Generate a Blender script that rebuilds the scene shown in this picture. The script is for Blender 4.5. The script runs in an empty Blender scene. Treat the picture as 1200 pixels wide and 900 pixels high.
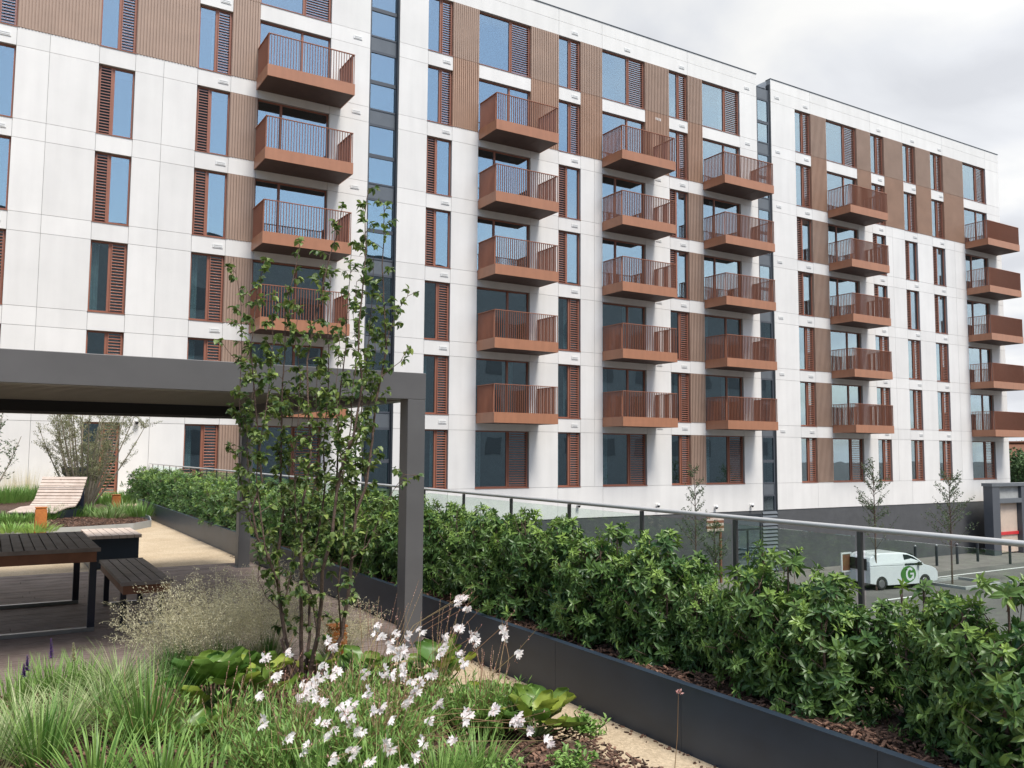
import bpy, math, random
import numpy as np
from mathutils import Vector, Matrix
R = math.radians
sc = bpy.context.scene
COL = sc.collection
D = 33.0            # distance of the facade plane
GZ = -4.8           # street level
# ------------------------------------------------------------------ camera
F, YAW, PITCH, ROLL, H = 999.327, 0.547302, 0.0800336, 0.0067669, 1.65
cy, sy, cp, sp = math.cos(YAW), math.sin(YAW), math.cos(PITCH), math.sin(PITCH)
fwd = Vector((sy*cp, cy*cp, sp)); rt = Vector((cy, -sy, 0)); up = rt.cross(fwd)
rt2 = rt*math.cos(ROLL) + up*math.sin(ROLL); up2 = -rt*math.sin(ROLL) + up*math.cos(ROLL)
EYE = Vector((0, 0, H))
cam = bpy.data.cameras.new('camera'); camo = bpy.data.objects.new('camera', cam); COL.objects.link(camo)
cam.sensor_width = 36; cam.lens = F/1200*36; cam.clip_end = 3000; cam.clip_start = .05
camo.matrix_world = Matrix(((rt2.x, up2.x, -fwd.x, 0), (rt2.y, up2.y, -fwd.y, 0), (rt2.z, up2.z, -fwd.z, H), (0, 0, 0, 1)))
sc.camera = camo
def ray(x, y): return rt2*((x-600)/F) - up2*((y-450)/F) + fwd
def onY(x, y, Y): r = ray(x, y); return EYE + r*(Y/r.y)
def onX(x, y, X): r = ray(x, y); return EYE + r*(X/r.x)
def onZ(x, y, z=0.): r = ray(x, y); return EYE + r*((z-H)/r.z)

# ------------------------------------------------------------------ materials
def nd(nt, t, **k):
    n = nt.nodes.new(t)
    for a, b in k.items(): setattr(n, a, b)
    return n
def mat(name, c, rough=.6, metal=0., var=.12, vscale=3., bump=0., bscale=60., c2=None, spec=.5, tint=False, transl=0., coat=0.):
    m = bpy.data.materials.new(name); m.use_nodes = True; nt = m.node_tree; L = nt.links
    bs = nt.nodes['Principled BSDF']; bs.inputs['Roughness'].default_value = rough
    bs.inputs['Metallic'].default_value = metal; bs.inputs['Specular IOR Level'].default_value = spec
    bs.inputs['Coat Weight'].default_value = coat
    tc = nd(nt, 'ShaderNodeTexCoord')
    if c2 is None: a = [max(0, v*(1-var)) for v in c]; b = [min(1, v*(1+var)) for v in c]
    else: a, b = c, c2
    ramp = nd(nt, 'ShaderNodeValToRGB')
    ramp.color_ramp.elements[0].color = (*a, 1); ramp.color_ramp.elements[1].color = (*b, 1)
    if tint:
        at = nd(nt, 'ShaderNodeAttribute', attribute_name='tint'); L.new(at.outputs['Fac'], ramp.inputs[0])
    else:
        n = nd(nt, 'ShaderNodeTexNoise'); n.inputs['Scale'].default_value = vscale; n.inputs['Detail'].default_value = 6
        n.inputs['Roughness'].default_value = .6
        L.new(tc.outputs['Object'], n.inputs['Vector']); L.new(n.outputs['Fac'], ramp.inputs[0])
        ramp.color_ramp.elements[0].position = .3; ramp.color_ramp.elements[1].position = .7
    L.new(ramp.outputs[0], bs.inputs['Base Color'])
    if bump:
        n2 = nd(nt, 'ShaderNodeTexNoise'); n2.inputs['Scale'].default_value = bscale; n2.inputs['Detail'].default_value = 4
        L.new(tc.outputs['Object'], n2.inputs['Vector'])
        bp = nd(nt, 'ShaderNodeBump'); bp.inputs['Strength'].default_value = bump; bp.inputs['Distance'].default_value = .02
        L.new(n2.outputs['Fac'], bp.inputs['Height']); L.new(bp.outputs[0], bs.inputs['Normal'])
    if transl:
        out = nt.nodes['Material Output']; tr = nd(nt, 'ShaderNodeBsdfTranslucent'); mx = nd(nt, 'ShaderNodeMixShader')
        mx.inputs[0].default_value = transl; L.new(ramp.outputs[0], tr.inputs[0])
        L.new(bs.outputs[0], mx.inputs[1]); L.new(tr.outputs[0], mx.inputs[2]); L.new(mx.outputs[0], out.inputs[0])
    return m
def glass(name, base, tintc, gl=(.85, .93, 1.), wob=0.):
    m = bpy.data.materials.new(name); m.use_nodes = True; nt = m.node_tree; L = nt.links
    nt.nodes.remove(nt.nodes['Principled BSDF']); out = nt.nodes['Material Output']
    lw = nd(nt, 'ShaderNodeLayerWeight'); lw.inputs[0].default_value = .5; fr = nd(nt, 'ShaderNodeMath', operation='POWER'); fr.inputs[1].default_value = 4.; L.new(lw.outputs['Facing'], fr.inputs[0])
    mr = nd(nt, 'ShaderNodeMapRange'); mr.inputs['To Min'].default_value = base; mr.inputs['To Max'].default_value = 1.
    L.new(fr.outputs[0], mr.inputs[0])
    g = nd(nt, 'ShaderNodeBsdfGlossy'); g.inputs['Roughness'].default_value = 0.; g.inputs[0].default_value = (*gl, 1)
    t = nd(nt, 'ShaderNodeBsdfTransparent'); t.inputs[0].default_value = (*tintc, 1)
    mx = nd(nt, 'ShaderNodeMixShader'); L.new(mr.outputs[0], mx.inputs[0]); L.new(t.outputs[0], mx.inputs[1]); L.new(g.outputs[0], mx.inputs[2])
    L.new(mx.outputs[0], out.inputs[0])
    if wob:
        tc = nd(nt, 'ShaderNodeTexCoord'); n = nd(nt, 'ShaderNodeTexNoise'); n.inputs['Scale'].default_value = .9; n.inputs['Detail'].default_value = 1
        L.new(tc.outputs['Object'], n.inputs['Vector'])
        bp = nd(nt, 'ShaderNodeBump'); bp.inputs['Strength'].default_value = wob; bp.inputs['Distance'].default_value = .03
        L.new(n.outputs['Fac'], bp.inputs['Height']); L.new(bp.outputs[0], g.inputs['Normal'])
    return m
M = {}
M['wall'] = mat('white precast concrete', (.77, .755, .725), .85, var=.045, vscale=.55, bump=.08, bscale=40)
M['joint'] = mat('panel joint', (.36, .36, .35), .9, var=.05)
M['clad'] = mat('brown ribbed cladding', (.37, .258, .195), .5, var=.08, vscale=1.2)
M['clad_sheen'] = mat('brown ribbed cladding with painted sheen', (.385, .24, .165), .5, var=.08, vscale=1.2)  # same cladding, warmer: the metal's view-dependent sheen is put into this colour
M['frame'] = mat('red brown aluminium', (.3, .12, .075), .45, var=.06)
M['louvre'] = mat('red brown louvre', (.31, .13, .085), .45, var=.06)
M['copper'] = mat('copper painted steel', (.4, .18, .1), .4, var=.05, vscale=2)
M['bars'] = mat('copper brown bars', (.34, .14, .082), .4, var=.05)
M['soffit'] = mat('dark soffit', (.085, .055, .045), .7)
M['pane'] = glass('window glass', .36, (.72, .84, .85), (.74, .86, .93), wob=.09)
M['inside'] = mat('dim room', (.06, .09, .1), .9, var=.5, vscale=.8)
M['curtain'] = mat('pale curtain', (.7, .74, .74), .9, var=.15, vscale=5)
M['strip'] = mat('grey curtain wall frame', (.075, .085, .1), .4, var=.05)
M['strip_dark'] = mat('dark grey trim', (.022, .028, .035), .5)
M['spandrel'] = mat('grey spandrel', (.12, .135, .15), .35, var=.08)
M['plinth'] = mat('grey brick plinth', (.085, .088, .092), .8, var=.1, vscale=2, bump=.3, bscale=12)
M['vent'] = mat('white vent', (.75, .75, .73), .5, var=.02)
M['black'] = mat('black plastic', (.02, .02, .022), .5)
M['roof'] = mat('grey roof', (.15, .15, .15), .9)
M['perg'] = mat('grey powder coated aluminium', (.122, .122, .127), .45, var=.05, vscale=4)
M['perg_slat'] = mat('taupe roof slat', (.23, .215, .195), .5, var=.05)
M['perg_in'] = mat('dark inner beam', (.02, .02, .024), .6)
M['planter'] = mat('slate grey planter panel', (.027, .042, .064), .42, var=.15, vscale=1.5)
M['steel'] = mat('satin steel rail', (.6, .6, .595), .38, metal=.35, var=.04)
M['post'] = mat('dark rail post', (.1, .1, .095), .4, metal=.3)
M['rail_glass'] = glass('balustrade glass', .05, (.93, .975, .955), (.9, 1, .97))
M['deck'] = mat('brown composite decking', (.165, .125, .107), .7, c2=(.29, .228, .2), vscale=3.5, bump=.15, bscale=25)
M['gap'] = mat('dark gap', (.012, .011, .01), .9)
M['wood_dark'] = mat('weathered grey brown slat', (.16, .135, .125), .6, c2=(.27, .235, .215), vscale=5)
M['wood_brown'] = mat('brown timber edge', (.2, .085, .045), .6, var=.2, vscale=6)
M['wood_pale'] = mat('pale sun bleached timber', (.48, .38, .31), .7, c2=(.66, .55, .47), vscale=5)
M['leg'] = mat('navy black steel', (.014, .018, .035), .4)
M['corten'] = mat('corten steel', (.36, .11, .025), .75, c2=(.52, .19, .045), vscale=14, bump=.2)
M['asphalt'] = mat('asphalt', (.1, .094, .088), .95, c2=(.155, .146, .136), vscale=.6, bump=.3, bscale=30)
M['paver'] = mat('brown grey pavers', (.14, .125, .115), .9, c2=(.21, .19, .175), vscale=1.1)
M['line'] = mat('white road paint', (.7, .7, .68), .8, var=.1, vscale=3)
M['kerb'] = mat('concrete kerb', (.36, .37, .36), .85)
M['red'] = mat('red paint', (.6, .03, .035), .5)
M['beige'] = mat('beige corrugated sheet', (.78, .66, .55), .6, var=.06)
M['white'] = mat('white car paint', (.72, .75, .76), .25, var=.02, coat=.6)
M['carglass'] = mat('dark car glass', (.02, .028, .03), .06, spec=.8)
M['tyre'] = mat('tyre rubber', (.02, .02, .02), .8)
M['rim'] = mat('alloy rim', (.3, .3, .31), .35, metal=.7)
M['greenlogo'] = mat('green decal', (.06, .2, .04), .4)
M['yellow'] = mat('yellow panel', (.6, .42, .03), .5)
M['bark'] = mat('grey brown bark', (.07, .045, .036), .85, c2=(.17, .115, .09), vscale=25, bump=.4, bscale=60)
M['bark_pale'] = mat('pale bark', (.3, .26, .2), .85, var=.2, vscale=15)
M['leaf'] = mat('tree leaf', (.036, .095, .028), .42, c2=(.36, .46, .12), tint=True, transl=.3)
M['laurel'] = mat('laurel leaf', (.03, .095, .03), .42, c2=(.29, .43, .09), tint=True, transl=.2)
M['olive'] = mat('olive leaf', (.13, .14, .06), .6, c2=(.36, .37, .2), tint=True, transl=.3)
M['street_leaf'] = mat('dull green leaf', (.06, .1, .05), .6, c2=(.16, .22, .1), tint=True, transl=.3)
M['far_leaf'] = mat('dark green foliage', (.03, .065, .02), .7, c2=(.1, .17, .05), tint=True)
M['grass'] = mat('green blade', (.055, .17, .025), .5, c2=(.32, .5, .13), tint=True, transl=.3)
M['sedge'] = mat('pale sedge blade', (.14, .27, .06), .5, c2=(.58, .62, .34), tint=True, transl=.25)
M['straw'] = mat('straw spikelet', (.46, .42, .26), .7, c2=(.82, .77, .55), tint=True, transl=.35)
M['stem'] = mat('green stem', (.1, .17, .05), .6, c2=(.24, .22, .1), tint=True)
M['rstem'] = mat('reddish wiry stem', (.22, .11, .06), .6, c2=(.34, .26, .12), tint=True)
M['bigleaf'] = mat('bergenia leaf', (.05, .16, .035), .35, c2=(.34, .4, .06), tint=True, transl=.2)
M['petal'] = mat('white petal', (.85, .77, .77), .6, c2=(.92, .9, .89), tint=True, transl=.3)
M['bud'] = mat('pink bud', (.55, .26, .24), .6, c2=(.72, .46, .42), tint=True, transl=.2)
M['purple'] = mat('purple floret', (.12, .04, .26), .6, c2=(.25, .1, .42), tint=True, transl=.2)
M['mulch'] = mat('dark bark mulch', (.045, .025, .016), .95, c2=(.13, .075, .05), vscale=30, bump=.8, bscale=50)
M['chip'] = mat('bark chip', (.045, .024, .015), .9, c2=(.27, .15, .1), tint=True)
M['brick'] = mat('light brown brick', (.3, .2, .13), .9, var=.2, vscale=4)
M['opp'] = mat('grey render opposite', (.26, .29, .31), .9, var=.1)
def streaks(m, amt, sc_):
    nt = m.node_tree; L = nt.links; tc = nt.nodes['Texture Coordinate']; mp = nd(nt, 'ShaderNodeMapping'); mp.inputs['Scale'].default_value = sc_; n = nd(nt, 'ShaderNodeTexNoise'); n.inputs['Scale'].default_value = 1.; n.inputs['Detail'].default_value = 5
    L.new(tc.outputs['Object'], mp.inputs[0]); L.new(mp.outputs[0], n.inputs['Vector']); mr = nd(nt, 'ShaderNodeMapRange'); mr.inputs['From Min'].default_value = .3; mr.inputs['From Max'].default_value = .6; mr.inputs['To Min'].default_value = 1-amt; mr.inputs['To Max'].default_value = 1.; L.new(n.outputs['Fac'], mr.inputs[0])
    at = nd(nt, 'ShaderNodeAttribute', attribute_name='tint'); m2 = nd(nt, 'ShaderNodeMapRange'); m2.inputs['To Min'].default_value = .955; m2.inputs['To Max'].default_value = 1.03; L.new(at.outputs['Fac'], m2.inputs[0])
    mu = nd(nt, 'ShaderNodeMath', operation='MULTIPLY'); L.new(mr.outputs[0], mu.inputs[0]); L.new(m2.outputs[0], mu.inputs[1])
    src = [l for l in nt.links if l.to_socket.name == 'Base Color'][0].from_socket; mx = nd(nt, 'ShaderNodeVectorMath', operation='SCALE'); L.new(src, mx.inputs[0]); L.new(mu.outputs[0], mx.inputs['Scale']); L.new(mx.outputs[0], nt.nodes['Principled BSDF'].inputs['Base Color'])
streaks(M['wall'], .06, (2.2, 1, .22)); streaks(M['copper'], .1, (5, 5, .6)); streaks(M['perg'], .1, (1.5, 1.5, 3)); streaks(M['planter'], .18, (1.2, 3., 7.)); streaks(M['asphalt'], .25, (.25, .4, 1)); streaks(M['plinth'], .15, (.5, 1, .8))
# resin bound gravel
m = mat('resin bound gravel', (.52, .41, .27), .9, c2=(.66, .55, .39), vscale=1.5, bump=.5, bscale=150); M['gravel'] = m
nt = m.node_tree; tc = nt.nodes['Texture Coordinate']; v = nd(nt, 'ShaderNodeTexVoronoi'); v.inputs['Scale'].default_value = 70
nt.links.new(tc.outputs['Object'], v.inputs['Vector'])
mx = nd(nt, 'ShaderNodeMix', data_type='RGBA', blend_type='MULTIPLY'); mx.inputs[0].default_value = .55
rp = nd(nt, 'ShaderNodeValToRGB'); rp.color_ramp.elements[0].color = (.45, .38, .32, 1); rp.color_ramp.elements[1].color = (1.15, 1.1, 1.05, 1)
nt.links.new(v.outputs['Color'], rp.inputs[0])
src = [l for l in nt.links if l.to_socket.name == 'Base Color'][0].from_socket
nt.links.new(src, mx.inputs[6]); nt.links.new(rp.outputs[0], mx.inputs[7]); nt.links.new(mx.outputs[2], nt.nodes['Principled BSDF'].inputs['Base Color'])

# ------------------------------------------------------------------ mesh builder
class MB:
    def __init__(s): s.v = []; s.f = []; s.m = []; s.t = []
    def add(s, vs, fs, mi=0, t=.5):
        n = len(s.v); s.v += [tuple(p) for p in vs]; s.f += [tuple(i+n for i in f) for f in fs]
        s.m += [mi]*len(fs); s.t += [t]*len(vs)
    def box(s, x0, x1, y0, y1, z0, z1, mi=0, t=.5):
        s.add([(x0,y0,z0),(x1,y0,z0),(x1,y1,z0),(x0,y1,z0),(x0,y0,z1),(x1,y0,z1),(x1,y1,z1),(x0,y1,z1)],
              [(0,3,2,1),(4,5,6,7),(0,1,5,4),(1,2,6,5),(2,3,7,6),(3,0,4,7)], mi, t)
    def obox(s, c, ax, ay, az, mi=0, t=.5):
        c, ax, ay, az = map(Vector, (c, ax, ay, az)); vs = []
        for k in (-1, 1):
            for (i, j) in ((-1,-1),(1,-1),(1,1),(-1,1)): vs.append(c+ax*i+ay*j+az*k)
        s.add(vs, [(0,3,2,1),(4,5,6,7),(0,1,5,4),(1,2,6,5),(2,3,7,6),(3,0,4,7)], mi, t)
    def prism(s, pts, y0, y1, mi=0):           # pts (x,z) outline extruded in y
        n = len(pts); s.add([(x,y0,z) for x,z in pts]+[(x,y1,z) for x,z in pts],
            [tuple(range(n)), tuple(range(2*n-1, n-1, -1))]+[(i, n+i, n+(i+1)%n, (i+1)%n) for i in range(n)], mi)
    def tube(s, pts, rad, n=6, mi=0, t=.5, cap=False):
        pts = [Vector(p) for p in pts]; vs = []; fs = []
        if not isinstance(rad, (list, tuple)): rad = [rad]*len(pts)
        for i, p in enumerate(pts):
            d = (pts[min(i+1, len(pts)-1)]-pts[max(i-1, 0)]); d = d.normalized() if d.length > 1e-9 else Vector((0,0,1))
            a = d.orthogonal() if i == 0 else (a0 - d*a0.dot(d))
            if a.length < 1e-6: a = d.orthogonal()
            a = a.normalized(); a0 = a; b = d.cross(a)
            for k in range(n):
                w = 2*math.pi*k/n; vs.append(p+(a*math.cos(w)+b*math.sin(w))*rad[i])
        for i in range(len(pts)-1):
            for k in range(n): fs.append((i*n+k, i*n+(k+1)%n, (i+1)*n+(k+1)%n, (i+1)*n+k))
        if cap: fs.append(tuple(range(n-1, -1, -1))); fs.append(tuple(range((len(pts)-1)*n, len(pts)*n)))
        s.add(vs, fs, mi, t)
    def leaf(s, p, d, nrm, ln, w, t=.5, mi=0, simple=False, fold=.25, droop=.15):
        d = d.normalized(); sd = d.cross(nrm)
        if sd.length < 1e-5: sd = d.orthogonal()
        sd = sd.normalized(); n = sd.cross(d)
        if simple:
            s.add([p, p+d*ln*.45+sd*w*.5+n*w*fold*.5, p+d*ln, p+d*ln*.45-sd*w*.5+n*w*fold*.5], [(0,1,2),(0,2,3)], mi, t); return
        c1 = p+d*ln*.33; c2 = p+d*ln*.7-n*ln*droop*.4; tip = p+d*ln-n*ln*droop
        u = n*w*fold
        s.add([p, c1, c1+sd*w*.5+u, c1-sd*w*.5+u, c2, c2+sd*w*.42+u, c2-sd*w*.42+u, tip],
              [(0,1,2),(0,3,1),(2,1,4,5),(1,3,6,4),(5,4,7),(4,6,7)], mi, t)
    def blade(s, p, d, ln, w, arch, t=.5, seg=4, mi=0):
        h = Vector((d.x, d.y, 0)); h = h.normalized() if h.length > 1e-6 else Vector((1,0,0)); sd = Vector((-h.y, h.x, 0))
        pts = []; q = Vector(p); e = d.normalized(); vs = []
        for i in range(seg+1):
            k = i/seg; ww = w*.5*(1-k**1.6)*(.6+.4*min(1, k*4)) if i < seg else .0003
            vs += [q+sd*ww, q-sd*ww]; e = (e+Vector((h.x*arch*.6, h.y*arch*.6, -arch))*(1.6/seg)*(.4+k)).normalized(); q = q+e*(ln/seg)
        s.add(vs, [(2*i, 2*i+1, 2*i+3, 2*i+2) for i in range(seg)], mi, t)
    def build(s, name, mats, parent=None, smooth=False, origin=None, bevel=0):
        if not isinstance(mats, (list, tuple)): mats = [mats]
        o3 = Vector(origin) if origin is not None else (Vector(parent['_o']) if parent is not None and '_o' in parent else Vector((0,0,0)))
        me = bpy.data.meshes.new(name)
        co = np.array(s.v, dtype=np.float32).reshape(-1, 3) - np.array(o3, dtype=np.float32)
        me.from_pydata(co.tolist(), [], s.f)
        for q in mats: me.materials.append(q)
        me.polygons.foreach_set('material_index', s.m)
        if smooth: me.polygons.foreach_set('use_smooth', [True]*len(s.f))
        a = me.attributes.new('tint', 'FLOAT', 'POINT'); a.data.foreach_set('value', s.t)
        ob = bpy.data.objects.new(name, me); COL.objects.link(ob)
        if parent is not None:
            ob.parent = parent; ob['_o'] = tuple(o3)
        else: ob.location = o3; ob['_o'] = tuple(o3)
        if bevel:
            b = ob.modifiers.new('bevel', 'BEVEL'); b.width = bevel; b.segments = 2; b.limit_method = 'ANGLE'
        return ob
def tag(o, label=None, cat=None, group=None, kind=None):
    if label: o['label'] = label
    if cat: o['category'] = cat
    if group: o['group'] = group
    if kind: o['kind'] = kind
    return o
def thing(name, loc, label, cat, group=None):
    o = bpy.data.objects.new(name, None); COL.objects.link(o); o.location = loc; o['_o'] = tuple(loc); o.empty_display_size = .2
    return tag(o, label, cat, group)
def kids(o): return [c for c in bpy.data.objects if c.parent == o]
def copy_tree(o, parent=None, tree=None):
    c = o.copy(); COL.objects.link(c); c.parent = parent
    for ch in kids(o): copy_tree(ch, c)
    return c
def V(*a): return Vector(a)
rnd = random.Random(7)
def rvec(r): 
    while True:
        v = Vector((r.uniform(-1,1), r.uniform(-1,1), r.uniform(-1,1)))
        if .01 < v.length < 1: return v

# ================================================================== SETTING
mb = MB(); mb.add([(-600,-400,GZ),(900,-400,GZ),(900,1200,GZ),(-600,1200,GZ)], [(0,1,2,3)]); tag(mb.build('car_park_ground', M['asphalt']), kind='structure')
mb = MB(); mb.add([(5.1,28.6,GZ+.004),(62,28.6,GZ+.004),(62,33.02,GZ+.004),(5.1,33.02,GZ+.004)], [(0,1,2,3)])
tag(mb.build('pavement', M['paver']), kind='structure')
mb = MB(); z = GZ+.008
for xa in (28.0, 31.5):
    mb.add([(xa,20.5,z),(xa+.12,20.5,z),(xa+.12,25.0,z),(xa,25.0,z)], [(0,1,2,3)])
mb.add([(41,27.3,z),(56,27.3,z),(56,27.45,z),(41,27.45,z)], [(0,1,2,3)])
mb.add([(33.8,24.2,z),(36.5,24.2,z),(36.5,24.36,z),(33.8,24.36,z)], [(0,1,2,3)])
for xa in (53, 56): mb.add([(xa,24.5,z),(xa+.15,24.5,z),(xa+1.5,27.3,z),(xa+1.35,27.3,z)], [(0,1,2,3)])
tag(mb.build('road_marking', M['line']), kind='structure')
mb = MB(); mb.box(-14, 5.08, -6, 32.98, GZ, -.05); tag(mb.build('terrace_base', M['plinth']), kind='structure')
mb = MB(); mb.box(-14, 5.06, -6, 32.97, -.046, -.012); tag(mb.build('gravel_path', M['gravel']), kind='structure')
mb = MB(); Y0, Y1 = 6.46, 12.85; pitch = .142; y = Y0
mb.box(-9, 3.37, Y0, Y1, -.011, -.004, 1)
while y < Y1-.1:
    off = rnd.uniform(0, 3); x = -9
    while x < 3.37:
        x2 = min(3.37, x+off+1.2) if x == -9 else min(3.37, x+3.6)
        zo = rnd.uniform(-.0015, .0015); mb.box(x, x2-.004, y, y+pitch/2-.006, -.006, .012+zo, 0); mb.box(x, x2-.004, y+pitch/2, y+pitch-.009, -.006, .012+zo, 0); x = x2
    y += pitch
mb.box(-9, 3.37, Y1-.0, Y1+.06, -.01, .013, 0)
tag(mb.build('timber_deck', [M['deck'], M['gap']]), kind='structure')

# ================================================================== APARTMENT BLOCKS
S = 3.215; Bk = lambda k: .05+S*k; Tk = lambda k: .05+S*k+2.56
Z_PAR = 22.62; Z_TOP = 23.24; Z_BOT = -1.42
def louvre_mesh(mb, x0, x1, z0, z1, y=33.1):
    n = int((z1-z0)/.105); p = (z1-z0)/n
    for i in range(n):
        z = z0+p*(i+.2)
        mb.add([(x0,y,z),(x1,y,z),(x1,y+.028,z+.018),(x0,y+.028,z+.018),(x0,y,z+.02),(x1,y,z+.02),(x1,y+.028,z+.038),(x0,y+.028,z+.038)],
               [(0,3,2,1),(4,5,6,7),(0,1,5,4),(1,2,6,5),(2,3,7,6),(3,0,4,7)])
    for xx in (x0, x1-.03): mb.box(xx, xx+.03, y-.008, y+.058, z0-.02, z1+.02)
def window(blk, x0, x1, z0, z1, style, frac, wide, rr):
    fm = MB(); y0, y1 = 33.13, 33.21; w = .055
    fm.box(x0+.003, x0+w, y0, y1, z0+.003, z1-.003); fm.box(x1-w, x1-.003, y0, y1, z0+.003, z1-.003)
    fm.box(x0+w, x1-w, y0+.002, y1, z1-w, z1-.003); fm.box(x0+w, x1-w, y0+.002, y1, z0+.003, z0+w+.02)
    fm.box(x0-.01, x1+.01, 32.975, y0-.004, z0-.012, z0+.016)      # sill
    L = x1-x0; xm = x0+L*frac
    fm.box(xm-.045, xm+.045, y0-.004, y1, z0+w, z1-w)
    fo = fm.build('window', M['frame'], blk)
    pm = MB()
    if style == 'L':
        vp_ = MB(); vp_.box(x0+w, xm-.045, 33.175, 33.185, z0+w+.02, z1-w); vp_.build('vent_panel', M['carglass'], fo)
    else: pm.box(x0+w, xm-.045, 33.175, 33.185, z0+w+.02, z1-w)
    pm.box(xm+.045, x1-w, 33.175, 33.185, z0+w+.02, z1-w)
    pm.build('pane', M['pane'], fo)
    if style:
        lm = MB()
        a, b = (x0+.06, xm-.05) if style == 'L' else (xm+.05, x1-.06)
        louvre_mesh(lm, a, b, z0+.09, z1-.07, 33.095 if not wide else 33.1); lm.build('louvre', M['louvre'], fo)
    if rr.random() < (.85 if z0 < 5 else .35):
        cm = MB(); a = rr.uniform(.05, .5); x = x0+.08 if rr.random() < .7 else max(x0+.1, xm-.1)
        n = rr.randint(4, 8); ww = rr.uniform(.25, .6) if wide else .25
        for i in range(n):
            cm.add([(x+ww*i/n, 33.42+.05*(i%2), z0+.05), (x+ww*(i+1)/n, 33.42+.05*((i+1)%2), z0+.05), (x+ww*(i+1)/n, 33.42+.05*((i+1)%2), z1-.05), (x+ww*i/n, 33.42+.05*(i%2), z1-.05)], [(0,1,2,3)])
        cm.build('curtain', M['curtain'], fo)
def cladding(blk, x0, x1, z0, z1, mt):
    mb = MB(); mb.box(x0, x1, 33.01, 33.2, z0, z1); n = max(1, round((x1-x0)/.105)); p = (x1-x0)/n
    for i in range(n): mb.box(x0+p*(i+.22), x0+p*(i+.78), 32.972, 33.008, z0+.004, z1-.004)
    mb.build('cladding_panel', mt, blk)
def balcony(blk, x0, x1, k):
    b = Bk(k); z0, z1 = b-.35, b+.1; yf, yb = 31.4, 32.985
    m = MB(); t = .03
    m.box(x0, x1, yf, yf+t, z0, z1); m.box(x0, x0+t, yf+t, yb, z0, z1); m.box(x1-t, x1, yf+t, yb, z0, z1)
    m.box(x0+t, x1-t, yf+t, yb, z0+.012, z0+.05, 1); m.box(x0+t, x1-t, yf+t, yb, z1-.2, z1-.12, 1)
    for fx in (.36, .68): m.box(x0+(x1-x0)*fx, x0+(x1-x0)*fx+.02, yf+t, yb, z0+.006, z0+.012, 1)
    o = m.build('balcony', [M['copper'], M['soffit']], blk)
    r = MB(); zt = b+1.3
    n = int((x1-x0)/.108); p = (x1-x0-.06)/n
    for i in range(n+1): r.box(x0+.03+p*i-.007, x0+.03+p*i+.007, yf+.02, yf+.075, z1, zt)
    n = int(1.5/.105); p = 1.5/n
    for sx in (x0+.03, x1-.085):
        for i in range(1, n+1): r.box(sx, sx+.055, yf+.05+p*i-.007, yf+.05+p*i+.007, z1, zt)
    r.build('railing_bars', M['bars'], o)
    r = MB(); r.box(x0+.01, x1-.01, yf+.015, yf+.08, zt, zt+.025); r.box(x0+.01, x0+.1, yf+.08, yb, zt, zt+.025); r.box(x1-.1, x1-.01, yf+.08, yb, zt, zt+.025)
    r.build('handrail', M['bars'], o)
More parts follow.
